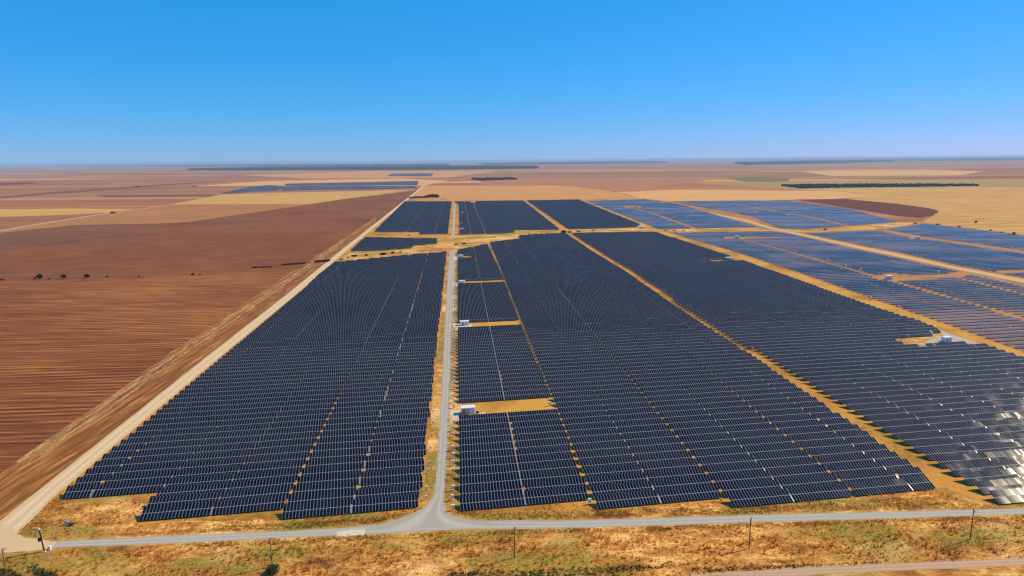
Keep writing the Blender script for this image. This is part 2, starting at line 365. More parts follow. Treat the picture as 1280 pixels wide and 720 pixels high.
# headland beside the dirt road: pale straw swaths turned along the edge
def headland():
    t = NT('headland_straw'); uv = t.uvs(); sx = t.n('SeparateXYZ'); t.l(uv, sx.inputs[0])
    p = t.pos()
    al = t.rot(p, -A4, (.28,.012,1)); s1 = t.noise(al, 1.6, 4, .6, .5); s2 = t.noise(t.rot(p,-A4,(.6,.05,1)),1.0,4,.6,.6); bl=t.noise(p,.09,4,.6,.5)
    c = t.ramp(t.math('MULTIPLY_ADD', s1, .6, t.math('MULTIPLY', s2, .4)), [(.34,(.115,.042,.018)),(.48,(.22,.09,.037)),(.58,(.42,.22,.085)),(.7,(.55,.33,.14))])
    # pale swaths lie in the outer third, the rest is combed brown soil
    wob = t.math('MULTIPLY_ADD', t.math('SUBTRACT', bl, .5), .5, sx.outputs[0])
    inner = t.mapr(wob, .30, .50)
    soil = t.ramp(t.math('MULTIPLY_ADD', s1, .5, t.math('MULTIPLY', s2, .5)), [(.36,(.13,.048,.019)),(.50,(.22,.092,.034)),(.64,(.42,.22,.085))])
    c = t.mix(inner, c, soil)
    t.color(t.warm(c,(1.3,1.12,.78))); t.rough(.95,.08); t.bump(s1,.5,.6); return t.m
hl = headland()
strip('headland', pxpoly([(-60,632),(0,590),(47,556),(133,499),(213,441),(284,395),(335,360),(395,320),(428,299),(470,271)]), pxpoly([(-60,702),(0,654),(47,617),(133,548),(213,484),(284,428),(335,387.5),(395,339),(428,312),(470,279)]), .012, hl, 6, 2.5)

def straw_ground():
    t=NT('straw_swath_ground'); p=t.pos(); a=t.noise(t.rot(p,-A4,(.5,.09,1)),1.0,4,.65,.6); b=t.noise(p,.9,4,.7)
    c=t.ramp(t.math('MULTIPLY_ADD',a,.65,t.math('MULTIPLY',b,.35)),[(.38,(.17,.068,.026)),(.46,(.30,.145,.055)),(.54,(.50,.29,.11)),(.66,(.66,.43,.19))]); t.color(c); t.rough(.95,.05); t.bump(a,.5,.8); return t.m
HL=[(20,578),(47,559.5),(90,530),(133,503.5),(213,446.5),(284,400),(335,365),(395,324.3),(425,303)]
for a_,b_ in ((-2,5),(10,15)):
    strip('straw_swath_strip', pxpoly([(x+a_*(y-190)/300,y) for x,y in HL]), pxpoly([(x+b_*(y-190)/300,y) for x,y in HL]), .018, straw_ground(), 1.6, 1.0)
M['soil_rows']=soil_mat('red_row_soil', (.38,.16,.07), (.52,.26,.125))
# --- solar park base soil and verges
sheet('soil', pxpoly([(10,668),(60,627),(153,541),(260,453),(357,373),(430,313),(527,235.6),(556,250),(725,249),(803,248),(834,252),(985,249.5),(1120,277),(1152,277),(1340,297),(1340,720),(1340,760),(-60,760),(-60,700)]), .008, M['soil'])
sheet('verge', [W(-121,220),W(-97,216),W(-93,192),W(-12,186),W(-2,183),W(40,178),W(78,176),W(80,172),W(148,172),W(152,160),W(190,159),W(190,100),W(-160,100),W(-160,184),W(-126,186)], .012, M['verge'], jag=1.2)
for q_ in ([(-.9,257),(38,260),(38,275),(-.9,275)],[(-.9,402),(38,404),(38,421),(-.9,414)],[(-.9,556),(38,556),(38,570),(-.9,568)]):
    sheet('verge', [W(*c_) for c_ in q_], .012, M['soil_gold'], jag=.4)
sheet('verge', pxpoly([(415,329),(427,322),(442,315.5),(464,315.3),(514,311.3),(520,307.6),(548,305.6),(548,297.5),(575,294),(611,293.2),(643,291.8),(643,288.4),(700,287.8),(800,284.5),(845,285),(968,285.8),(1000,287.8),(1058,283),(1122,278),(1152,278.5),(1100,286.3),(1000,290.5),(961,288.5),(850,290),(823,289),(720,290.8),(707,290.4),(648,294.5),(648,298.5),(612,303),(571,312.5),(560,314),(512,318),(464,323),(425,329)]), .013, M['verge'], jag=1.5, step=6)
# golden strips beside the central lane
strip('verge', [W(-12.4,190),W(-12.1,310),W(-12,430),W(-11.5,620),W(-11,860)], [W(-7,190),W(-7,310),W(-7,430),W(-6,620),W(-6,860)], .014, M['verge'], 5, .5)
strip('verge', [W(-7,188),W(-7,310),W(-6,430),W(-5,620),W(-5,860)], [W(-.6,186),W(-.4,310),W(-.6,430),W(-.6,620),W(-.9,860)], .016, M['verge'], 5, .3)
# the golden access track beyond the dark block, with its grey edge
YL = [(154,150),(158,180),(168,230)]
yl = [(725,250.5),(794,279),(818.5,289.3),(860,302.5),(873,306),(917,321),(960,336.5),(1000,350.6),(1043.7,367),(1087.5,382),(1120,393),(1153,403.5),(1187,416.7),(1220,428),(1253,440),(1280,449),(1360,478)]
yr = [(728,250),(794,275.5),(823,287),(860,300),(910,313.5),(960,330),(1000,343),(1043.7,358),(1087.5,373.6),(1122,385.3),(1153,396),(1187,408),(1220,420),(1253,431.7),(1280,441.5),(1360,470)]
strip('access_track', pxpoly(yl), pxpoly(yr), .016, M['soil_gold'], 8, .6)
strip('concrete_drain', pxpoly([(x-1.5,y+2.2) for x,y in yl[6:]]), pxpoly([(x,y+.2) for x,y in yl[6:]]), .020, M['concrete'], 4, .15)
sheet('gravel_pad', pxpoly([(1168,410.5),(1187,417.2),(1222,429),(1205,429.5),(1165,432),(1150,431),(1162,424),(1180,420)]), .022, M['concrete'], jag=.4, step=2)
sheet('gravel_pad', pxpoly([(1113,424.5),(1150,420.5),(1176,416),(1182,424),(1160,431),(1137,433),(1122,430)]), .017, M['verge'], jag=.5)
# orange aisle between the two dark blocks


# roads
strip('dirt_road', pxpoly([(-60,700),(0,651),(47,614),(153,529.5),(260,444.5),(357,369),(431,309),(480,270.6),(525,235),(533,228)]), pxpoly([(-60,760),(0,690),(24,666),(67,621),(153,548),(260,459),(368,370),(437,310),(482,273),(527,236),(534,228.4)]), .02, M['dirt'], 5, .7)
sheet('dirt_road', pxpoly([(-40,668),(10,655),(24,668),(30,672),(56,675),(70,677),(66,684),(52,687),(28,689),(0,690),(-40,694)]), .024, M['dirt'], jag=.5, step=1.5)
strip('gravel_road', pxpoly([(48,685.5),(67,684.6),(222,679),(427,669),(480,667),(575,662.3),(700,660.5),(850,656.4),(1000,651.5),(1280,643),(1360,640)]), pxpoly([(50,677),(67,676.6),(222,669),(378,663),(480,655.5),(575,650.5),(700,650.5),(847,646.5),(1000,642),(1280,635.6),(1360,633)]), .020, M['gravel'], 2.5, .25)
strip('gravel_road', pxpoly([(440,664),(480,654.6),(514.7,643),(532.8,631.5),(539.5,623),(542.5,613),(545,600),(547,560),(551,500),(556,400),(560,340),(562.5,313.5)]), pxpoly([(640,656),(599.4,651.9),(574.4,648),(562,642.5),(556,636),(555.5,625),(555.8,613),(556.5,600),(560,560),(562.5,500),(565.5,400),(568,340),(569,313.5)]), .024, M['gravel'], 3, .2, n=260)
strip('gravel_road', pxpoly([(564.3,295),(566.8,256)]), pxpoly([(568.3,295),(569.6,256)]), .024, M['gravel'], 8, .3)
sheet('gravel_pad', pxpoly([(420,665),(457,661),(455,669),(421,671)]), .030, M['sand'], jag=.3, step=1)
strip('dirt_track', pxpoly([(830,728),(890,719),(983,721),(1100,714.5),(1280,707),(1380,701)]), pxpoly([(830,722),(890,716.6),(983,710.5),(1100,705),(1280,697),(1380,692)]), .020, M['dirt_brown'], 2.5, .3)
for sp in ([(563,512),(575,514),(592,519),(606,515),(608,521),(578,526),(564,527)],[(565.5,403),(574,405.5),(588,406),(592,409),(574,410.5),(567,413)],[(566.5,352.5),(573,354.5),(583,355),(583,357),(573,358.5),(566.5,358)],[(567.3,321),(573,323),(581,322.5),(581,324.5),(573,325.5),(567.3,325.5)]):
    sheet('gravel_pad', pxpoly(sp), .028, M['sand'], jag=.35, step=1.2)
d2 = [(720,234),(772,244),(814,252.6),(873,265.5),(928,276.5),(961,286.5),(985,291.5),(1050,306),(1121,321.5),(1191,336.5),(1280,354.5),(1360,372)]
d2b = [(724,233.6),(776,243),(818,251.4),(878,263.5),(933,274),(968,284.5),(992,289.5),(1050,302),(1121,316.5),(1191,332),(1280,348.5),(1360,365)]
strip('dirt_track', pxpoly([(x-.2,y-.8) for x,y in d2]), pxpoly([(x,y+.5) for x,y in d2b]), .018, M['dirt_tan'], 12, .8)
sheet('soil', pxpoly([(728,250.2),(834,252.4),(985,249.8),(1120,277.2),(1152,277.4),(1340,297.5),(1360,300),(1360,468),(1280,440.8),(1253,431),(1187,407.3),(1122,384.8),(1043.7,357.5),(1000,342.5),(960,329.4),(910,313),(860,299.6),(823,286.6),(794,275)]), .010, M['soil_rows'])
# fields beyond and to the sides of the park
sheet('field', pxpoly([(531,232.3),(695,231.8),(722,233.5),(776,241),(803,248),(722,249.3),(556,250.2),(511,249),(525,237.5)]), .03, orange)
sheet('field', pxpoly([(770,240),(850,237),(1038,238.6),(1092,245.3),(1038,249),(834,251.5),(803,248)]), .03, cream)
sheet('field', pxpoly([(1038,235.8),(1222,233.8),(1340,233),(1340,300),(1280,293.5),(1152,277.4),(1172,267),(1172,262),(1119,254.6),(1058,249),(1092,245.3),(1038,238.6),(980,237)]), .034, gold)
sheet('field', pxpoly([(994,249.3),(1058,248.8),(1119,254.4),(1160,260),(1174,264),(1165,270),(1150,272.5),(1120,270),(1065,260.8)]), .05, maroon)
sheet('field', pxpoly([(905,222.5),(950,221),(990,222.7),(984,227),(934,227.3)]), .06, olive)
sheet('field', pxpoly([(860,229),(984,227.2),(1040,227.4),(1180,225),(1340,224),(1340,232.6),(1222,233.6),(1038,235.6),(960,234)]), .05, olive2)
sheet('field', pxpoly([(600,224),(700,222.5),(830,221),(980,222),(905,223),(860,228),(776,240),(722,233),(695,231.6),(600,232)]), .028, field_mat('pinkish_fallow',(.27,.125,.075),(.33,.165,.095),(.42,.22,.12),-R_(7),.1,.3,True))
sheet('field', pxpoly([(1000,214),(1160,212.5),(1230,214),(1200,219),(1040,220)]), .08, cream)
sheet('field', pxpoly([(240,233),(335,226),(445,224),(500,223),(560,226),(530,232),(345,232)]), .04, cream)
sheet('field', pxpoly([(300,219),(480,213.5),(620,214),(560,222),(380,223)]), .06, orange)
sheet('field', pxpoly([(-20,229.5),(40,228),(55,229),(-20,232)]), .06, maroon)
sheet('field', pxpoly([(-20,247.5),(60,240.5),(150,234),(215,229.5),(280,226.5),(280,227.5),(220,231),(150,236.5),(60,243),(-20,250)]), .06, purple)
sheet('field', pxpoly([(120,243.5),(270,243),(262,246),(130,247)]), .05, purple)

# ------------------------------------------------------------------ solar tables
TW, TL, TH0, PITCH = .95, 4.95, .42, 6.0
CT, ST = math.cos(TILT), math.sin(TILT)
def inside(poly, x, y):
    c = False; n = len(poly); j = n-1
    for i in range(n):
        xi,yi = poly[i]; xj,yj = poly[j]
        if (yi>y) != (yj>y) and x < (xj-xi)*(y-yi)/(yj-yi)+xi: c = not c
        j = i
    return c
def crossings(poly, v):
    xs=[]; n=len(poly)
    for i in range(n):
        (u0,v0),(u1,v1)=poly[i],poly[(i+1)%n]
        if (v0>v)!=(v1>v): xs.append(u0+(u1-u0)*(v-v0)/(v1-v0))
    return sorted(xs)
def subtract(iv, ex):
    out=[]
    for a,b in iv:
        segs=[(a,b)]
        for c,d in ex:
            ns=[]
            for s,e in segs:
                if d<=s or c>=e: ns.append((s,e))
                else:
                    if c>s: ns.append((s,c))
                    if d<e: ns.append((d,e))
            segs=ns
        out+=segs
    return out
def tables(poly, v0, gaps, holes=(), pitch=PITCH, reach=4.5, top=.0195):
    """rows at v0+6k; table edges on the gap lines (u, half gap); returns (u_left, v, modules)"""
    vs=[p[1] for p in poly]; lo=min(vs); k0=math.ceil((lo-v0)/pitch-1e-6); out=[]
    k=k0
    while v0+k*pitch < max(vs):
        v=v0+k*pitch; lo_=v+1.0+.0045*v; hi_=v+reach+top*v; md_=(lo_+hi_)/2
        xs=crossings(poly, lo_); x2=crossings(poly, hi_)
        iv=[(xs[i],xs[i+1]) for i in range(0,len(xs)-1,2)]; iw=[(x2[i],x2[i+1]) for i in range(0,len(x2)-1,2)]
        iv=[(max(a,c),min(b,d)) for a,b in iv for c,d in iw if min(b,d)-max(a,c)>2]
        for h in holes:
            for q_ in (lo_,md_,hi_):
                hx=crossings(h, q_); iv=subtract(iv,[(hx[i],hx[i+1]) for i in range(0,len(hx)-1,2)])
        iv=subtract(iv,[(gu-gh,gu+gh) for gu,gh in gaps])
        for a,b in iv:
            n=int((b-a+.12)/TW)
            if n>=3: out.append((a if abs(b-a-n*TW)<.6 else (a if random.random()<.5 else b-n*TW), v, n, k))
        k+=1
    return out
def P(l): return [tuple(UV(at(*p))) for p in l]
def grid(u0, du, n, g=.2, wide=()): return [(u0+du*i, (.45 if i in wide else g)) for i in range(n)]

blocks = {}
# field-side block
polyA = [(-121.5,212),(-94.8,212),(-94.8,206),(-93.5,206),(-93.5,200),(-92.2,200),(-92.2,194),(-52.2,195),(-52.2,186),(-12.6,186)] + [(-12.6,300)] + P([(547,430),(559,314.3),(512,318),(464,323),(422,327),(419,329.5),(399,345),(380,364),(259,467.5),(227,494),(174,541),(135,572)])
blocks['A'] = tables(polyA, 187.6, [(-12.3-20.2*i, .17 if i%3 else .17) for i in range(1,6)]+[(-52.2,.30)])
# hut block
polyB = [(-1,181),(38,182)] + P([(690,500),(665,440),(645,390),(628,345),(609,304.6),(572,312)]) + [(-1,400)]
holesB = [[(-5,259.5),(60,259.5),(60,272),(-5,272)],[(-5,407),(60,407),(60,416),(-5,416)],[(-5,560),(60,560),(60,566),(-5,566)],[(-5,717),(14,717),(14,724),(-5,724)]]
blocks['B'] = tables(polyB, 183.4, [(18.2,.2)], holesB)
# wide middle block
polyC = [(38.9,176),(78.0,176),(78.0,170),(146,170)] + P([(1167,608),(1150,592),(1135,582),(1120,572),(1106,562.5),(1093,552.5),(1072,537.5),(1047,522),(1027,507),(1002,490),(968,467.5),(953,455),(920,435),(887,412.5),(853,391),(820,367.5),(779,339),(736,312.5),(706,292),(704,290.8),(648,294),(648,298),(612,302.5)]) + [(38.9,500)]
blocks['C'] = tables(polyC, 177.4-6, [(58.15,.2),(77.85,.45),(97.5,.2),(117.15,.45),(136.8,.2),(156.2,.2),(175.6,.2)])
# glare block
polyD = [(153,156),(330,156)] + P([(1360,480),(1290,455),(1271,447.5),(1237,436),(1216,428),(1179,417.5),(1167,411),(1152,405),(1135,399),(1120,395),(1088,384.5),(1044,369),(1000,352.5),(960,338.5),(917,323),(860,304.5),(818,290.2),(812,289.6),(720,290.8),(711,291.5),(743,312),(788,338),(820,361.7),(853,385),(887,406),(920,428),(953,448),(1002,479),(1027,494),(1050,507.5),(1072,522),(1093,536),(1107.5,546),(1120,555),(1133,564),(1147,573),(1161,583),(1177,593),(1192.5,603),(1211,615),(1226,624)])
holesD = [P([(1112,424),(1150,420.5),(1178,418),(1218,427.2),(1172,428.5),(1138,431.5),(1120,429)]), P([(872,326.5),(905,324.5),(916,321),(950,321),(950,324),(908,325),(872,327.6)])]
blocks['D'] = tables(polyD, 177.4-18, [(156+19.4*i,.2) for i in range(0,10)], holesD)

dark_near = []     # (u, v, n, k, block)
for b,l in blocks.items():
    for t in l: dark_near.append((*t, b))
def cam_ok(u, v, n):
    p = W(u+n*TW/2, v); d = p[1]*math.cos(TH)+H*math.sin(TH); x = p[0]
    return abs(x)/d < 640/FPX*1.0 and d > 0
def dist(t):
    p = W(t[0]+t[2]*TW/2, t[1]); return math.hypot(p[0],p[1])
vis = [t for t in dark_near if cam_ok(*t[:3])]
vis.sort(key=lambda t: -t[2]/20/dist(t)**2)     # apparent size
near = vis[:300]; nearset = set((t[0],t[1]) for t in near)
rest = [t for t in dark_near if (t[0],t[1]) not in nearset]
print('tables in four near blocks', len(dark_near), 'near', len(near))

def slab(n, y0, y1, top_uv_rows, uoff=0, voff=0, tilt=TILT, zlow=TH0, tl=TL):
    """one row of n modules lying on the tilt; local x along the row, y up the slope"""
    c,s = math.cos(tilt), math.sin(tilt); th=.05
    x0,x1=-n*TW/2,n*TW/2
    def P3(x,y,dz): return (x, y*c - dz*s, zlow+y*s+dz*c)
    vs=[P3(x,y,dz) for dz in (-th,0) for y in (y0,y1) for x in (x0,x1)]
    fs=[(0,2,3,1),(4,5,7,6),(0,1,5,4),(2,6,7,3),(0,4,6,2),(1,3,7,5)]
    return vs, fs
cache={}
def near_meshes(n):
    if n in cache: return cache[n]
    out=[]
    for r in (0,1):
        vs,fs = slab(n, r*(TL/2)+.01, (r+1)*TL/2-.01, 1)
        me=bpy.data.meshes.new('panel_row'); me.from_pydata(vs,[],fs); me.materials.append(M['panel']); me.materials.append(M['back'])
        ul=me.uv_layers.new(name='UVMap')
        for p in me.polygons:
            if p.index!=1: p.material_index=1; continue
            for li,q in zip(p.loop_indices, [(0,r),(n,r),(n,r+1),(0,r+1)]): ul.data[li].uv=(q[0]+.0001, q[1])
        me.update(); out.append(me)
    b=MB(); L=n*TW/2+.10
    for y in (.55,TL-.55):
        yy=y*CT; zz=TH0+y*ST-.10
        b.box(-L,yy-.04,zz-.10,L,yy+.04,zz)
    rail=b.mesh('rail', M['alu'])
    pm=[]
    for y in (1.0,TL-1.0):
        zz=TH0+y*ST-.22; q=MB(); q.box(-.06,-.05,-.3,.06,.05,zz); pm.append((y*CT,q.mesh('post',M['post'])))
    # galvanised cross member closing the gap at the table's end
    e=MB()
    vs,fs=[],[]
    for y0,y1 in ((.02,TL*.47),):
        pts=[(x,y*CT+.08*ST,TH0+y*ST-.08*CT) for y in (y0,y1) for x in (n*TW/2,n*TW/2+.55)]
        pts2=[(x,y,z-.05) for x,y,z in pts]
        e.add(pts2+pts, [(0,2,3,1),(4,5,7,6),(0,1,5,4),(2,6,7,3),(0,4,6,2),(1,3,7,5)])
    em=e.mesh('end_plate', M['alu'])
    cache[n]=(out,rail,pm,em); return cache[n]
# which gap lines keep bare soil
def bare_gap(uend, v): return any(abs(uend-g)<1.2 for g in (38,-12.5)) or (v<290 and any(abs(uend-g)<1.2 for g in (-52.2,77.85,117.15)))

STARTS={}
def follows(ts):
    for t in ts: STARTS.setdefault(round(t[1],2),[]).append(t[0])
follows(dark_near)
def joined(u,v,n): return any(-.3<x-(u+n*TW)<1.6 for x in STARTS.get(round(v,2),()))
ORD=['zeroth','first','second','third','fourth','fifth','sixth','seventh','eighth','ninth','tenth','eleventh','twelfth','thirteenth','fourteenth','fifteenth','sixteenth','seventeenth','eighteenth','nineteenth','twentieth','twenty-first','twenty-second','twenty-third','twenty-fourth','twenty-fifth','twenty-sixth','twenty-seventh','twenty-eighth','twenty-ninth','thirtieth','thirty-first','thirty-second','thirty-third','thirty-fourth','thirty-fifth','thirty-sixth','thirty-seventh','thirty-eighth','thirty-ninth','fortieth','forty-first','forty-second','forty-third','forty-fourth','forty-fifth','forty-sixth','forty-seventh','forty-eighth','forty-ninth','fiftieth']
# column index (counted from the gravel lane) and row index (counted from the front road) per block
def order(ts, blk):
    vv_=sorted(set(t[3] for t in ts)); rows={k:i+1 for i,k in enumerate(vv_)}
    byrow={}
    for t in ts: byrow.setdefault(t[3],[]).append(t)
    res={}
    for k,l in byrow.items():
        l.sort(key=lambda t: t[0], reverse=(blk=='A'))
        for i,t in enumerate(l): res[(t[0],t[1])]=(rows[k], i+1)
    return res
BN={'A':('beside the ploughed field','the gravel lane'),'B':('behind the red-fronted kiosk','the gravel lane'),'C':('of the wide middle array','the narrow kiosk array'),'D':('of the glaring array','the orange aisle')}
for b in 'ABCD':
    res=order(blocks[b], b)
    for t in near:
        if t[4]!=b: continue
        row,colm=res[(t[0],t[1])]; u,v,n,k=t[:4]
        p=W(u+n*TW/2, v); (rows_me,rail,pm,em)=near_meshes(n)
        e=empty('solar_table',(p[0],p[1],0),PSI)
        e.rotation_euler=(R_(random.gauss(0,.3)),R_(random.gauss(0,.15)),PSI+R_(random.gauss(0,.1)))
        where={'A':'of the field-side array','B':'of the red kiosk array','C':'of the wide middle array','D':'of the sun-glaring array'}[b]
        short={'A':'the lane','B':'the lane','C':'kiosk array','D':'orange aisle'}[b]
        tag(e, f'{ORD[colm]} solar table from {short} in {ORD[row]} row {where}', 'solar table', 'dark blue solar tables in the near rows')
        for me in rows_me: link('panel_row', me, e)
        link('rail', rail, e)
        nx=4 if n>12 else 2
        for i in range(nx):
            x=(-.5+(i+.5)/nx)*n*TW
            for y,me in pm: link('post', me, e, (x,y,0))
        if joined(u,v,n) and not bare_gap(u+n*TW+.3, v): link('end_plate', em, e)

def merged(name, ts, mat, tilt=TILT, zlow=TH0, tl=TL, posts=False, seed=1, plate=True):
    r=np.random.default_rng(seed); c,s=math.cos(tilt),math.sin(tilt); N=len(ts)
    V=np.zeros((N,8,3)); UVs=np.zeros((N,4,2)); th=.05
    for i,t in enumerate(ts):
        u,v,n=t[:3]; p=W(u+n*TW/2, v); x0,x1=-n*TW/2,n*TW/2
        tj=tilt+R_(r.normal(0,.45)); cj,sj=math.cos(tj),math.sin(tj); dy=r.normal(0,.0035)
        q=[]
        for dz in (-th,0):
            for y in (0,tl):
                for x in (x0,x1):
                    q.append((x, y*cj-dz*sj, zlow+y*sj+dz*cj+x*dy))
        q=np.array(q); cy,sy=math.cos(PSI),math.sin(PSI)
        V[i,:,0]=p[0]+q[:,0]*cy-q[:,1]*sy; V[i,:,1]=p[1]+q[:,0]*sy+q[:,1]*cy; V[i,:,2]=q[:,2]
        uo=(i%997)*72; vo=(i//997)*2
        UVs[i]=[(uo,vo),(uo+n,vo),(uo+n,vo+2),(uo,vo+2)]
    base=np.array([(4,5,7,6),(0,2,3,1),(0,1,5,4),(2,6,7,3),(0,4,6,2),(1,3,7,5)])
    Fc=(base[None]+8*np.arange(N)[:,None,None]).reshape(-1,4)
    me=bpy.data.meshes.new(name); me.vertices.add(N*8); me.vertices.foreach_set('co',V.reshape(-1))
    me.loops.add(Fc.size); me.loops.foreach_set('vertex_index',Fc.reshape(-1)); me.polygons.add(len(Fc))
    me.polygons.foreach_set('loop_start',np.arange(0,Fc.size,4)); 
    mi=np.tile([0,1,1,1,1,1],N); me.materials.append(mat); me.materials.append(M['back']); me.materials.append(M['alu']); me.materials.append(M['post'])
    me.polygons.foreach_set('material_index',mi.astype(np.int32)); me.update(calc_edges=True)
    ul=me.uv_layers.new(name='UVMap'); arr=np.zeros((N*6,4,2)); arr[0::6]=UVs; ul.data.foreach_set('uv',arr.reshape(-1)); me.validate(); me.shade_flat(); me.update()
    o=link(name,me); o['kind']='stuff'
    return o
def furniture(name, ts, plate=True, tilt=TILT, zlow=TH0, tl=TL, far=520):
    """posts and end plates of the massed tables, as one mesh"""
    b=MB(); c,s=math.cos(tilt),math.sin(tilt)
    for t in ts:
        u,v,n=t[:3]
        if v>far: continue
        p=W(u+n*TW/2,v)
        def w3(x,y,z): q=p+x*RV+y*NVEC; return (q[0],q[1],z)
        for i in range(3):
            x=(-.5+(i+.5)/3)*n*TW
            for y in (1.0,tl-1.0):
                z1=zlow+y*s-.12; h=.06
                b.add([w3(x-h,y*c-h,0),w3(x+h,y*c-h,0),w3(x+h,y*c+h,0),w3(x-h,y*c+h,0),w3(x-h,y*c-h,z1),w3(x+h,y*c-h,z1),w3(x+h,y*c+h,z1),w3(x-h,y*c+h,z1)],[(0,1,5,4),(1,2,6,5),(2,3,7,6),(3,0,4,7)])
        if plate and joined(u,v,n) and not bare_gap(u+n*TW+.3, v):
            q=[w3(x,y*c+.08*s,zlow+y*s-.08*c-d) for d in (.05,0) for y in (.02,tl*.47) for x in (n*TW/2,n*TW/2+.55)]
            b.add(q,[(0,2,3,1),(4,5,7,6),(0,1,5,4),(2,6,7,3),(0,4,6,2),(1,3,7,5)])
    o=b.build(name,M['alu']); return o

massed = merged('solar_array', rest, M['panel'], seed=3)
tag(massed,'mass of dark solar tables filling the four main arrays behind the front rows','solar array',None,'stuff')
ff = furniture('support_frame', rest); ff.parent = massed; ff['kind']='stuff'

# arrays past the cross strip (dark)
far=[]
far += tables(P([(439,314.3),(459,296),(521,297.5),(547,297.5),(546.5,304.8),(519,306.6),(514,310.3),(464,314.3)]), 190, [(-72.8,.3),(-32.4,.3)])
far += tables(P([(469,289.8),(507,251.6),(565,251.6),(564.4,256),(560,292.9),(525,293.6),(525,290.2)]), 190, [(-72.8,.4),(-32.4,.4)])
far += tables(P([(574.5,293),(574,256.3),(567.5,251.6),(587,251.6),(589,253.4),(594.5,253.2),(594,251.2),(653,250.6),(699,287.2),(643,287.7),(643,291),(610,292.6)]), 190, [(18.2,.4),(38.4,.6)], [[(-6,y),(9,y),(9,y+9),(-6,y+9)] for y in (1010,1120,1300)])
far += tables(P([(657.5,250.6),(721,249.3),(799,281.2),(793,284.2),(711,287.2)]), 190, [])
fo = merged('solar_array', far, M['panel'], seed=5)
tag(fo,'dark solar arrays beyond the dry cross strip, either side of the far lane','solar array',None,'stuff')
# bluish lower-tilted arrays beyond the golden access track
T2=R_(10); Z2=.4
_tb=tables
def tables(poly, v0, gaps, holes=()): return _tb(poly, v0, gaps, holes, 7.0, 2.6, .0085)
blue=[]
aisle1=[[( u-1.6, -1),(u+1.6,-1),(u+1.6,9999),(u-1.6,9999)] for u in ()]
def band(l, w):  # world-space strip hole along a px polyline, in u,v
    a=P(l); return [(u-w,v) for u,v in a]+[(u+w,v) for u,v in reversed(a)]
h_in1=band([(920.5,297.6),(994,317),(1085,343),(1186,371.5),(1280,398),(1360,421)],2.2)
h_in2=band([(1193,346),(1280,368.3),(1360,388)],1.8)
hpad=P([(1085,346.5),(1113,351),(1150,349),(1234,340.5),(1226,337),(1186,341.5),(1140,344.5),(1110,341)])
hpadG=P([(902,297.4),(925,298),(975,296.8),(975,296.1),(925,295.8),(905,296)])
hpadI=P([(1135,298.6),(1165,299.2),(1165,296.4),(1135,296)])
far2 = tables(P([(838,290.6),(961,288.8),(983,291.8),(1050,307.5),(1121,323),(1191,338.5),(1233,348),(1360,377),(1360,468),(1280,440),(1253,430),(1187,406.5),(1122,384),(1043,356.5),(1000,341.5),(960,328.5),(910,312),(862,298.5)]), 190, [(330+19.4*i,.15) for i in range(0,40)], [h_in1,h_in2,hpad,hpadG])
far2 += tables(P([(1003,291.4),(1092,287.7),(1130,295.2),(1280,317.2),(1360,330),(1360,363),(1280,347),(1191,330.8),(1121,315.3),(1050,301)]), 190, [(480+19.4*i,.15) for i in range(0,40)], [hpadI,P([(1243,341),(1243,338.5),(1360,336),(1360,338.5)])])
far2 += tables(P([(1102,286.2),(1152,279.3),(1280,294.5),(1360,304),(1360,326.5),(1280,313.5),(1140,293.5)]), 190, [])
h_l=band([(771,257),(807,264),(869,286)],3.0)
far2 += tables(P([(731.5,251.2),(803,248.8),(845,254.5),(947,284),(869,286),(823,287),(803,279)]), 190, [], [h_l, P([(780,259),(800,259.6),(800,257.2),(780,257)])])
h_m=band([(919,255.6),(1008,270.7),(1058,282)],4.0)
far2 += tables(P([(838,252.2),(870,251.2),(981,250.6),(1065,262),(1120,277.5),(1058,282.2),(1001,287),(972,285),(935,269.8)]), 190, [], [h_m, P([(905,265),(945,265.3),(945,264.4),(905,264.2)])])
fb = merged('solar_array', far2, M['panel_flat'], T2, Z2, 2.65, seed=9)
tag(fb,'bluish lower-tilted solar arrays beyond the golden access track','solar array',None,'stuff')
fb2 = furniture('support_frame', [t for t in far2 if t[1]<560], False, T2, Z2, 2.65, 560); fb2.parent=fb; fb2['kind']='stuff'
print('tables', len(rest), len(far), len(far2))
# the distant second park: long tilted rows
def distant(name, polys, label):
    ts=[]
    for pl in polys:
        q=P(pl); lo=min(v for u,v in q); hi=max(v for u,v in q); v=lo+4
        while v<hi:
            xs=crossings(q,v)
            for i in range(0,len(xs)-1,2):
                n=int((xs[i+1]-xs[i])/TW)
                u=xs[i]
                while n>0:
                    m_=min(n,60); 
                    if m_>3 and random.random()>.02: ts.append((u,v,m_))
                    u+=m_*TW+1; n-=m_+1
            v+=7.0
    o=merged(name,ts,M['panel_flat'],R_(20),.8,4.4,seed=11); tag(o,label,'solar array',None,'stuff'); return o
distant('distant_solar_array',[[(274.5,242.6),(312.5,234.4),(335,232),(357.5,232.9),(355,235.5),(345,238.8)],[(358,233.1),(518,233),(522,235.8),(369,238.2),(352,238.6)],[(355,230.2),(523,226.8),(522,231.6),(440,232),(358,232)]],'second solar park, a far blue band beyond the yellow stubble')
distant('distant_solar_array',[[(490,217.3),(542,216.8),(539,220.4),(484,220.4)]],'small dark far solar field, the one nearest the wooded horizon')

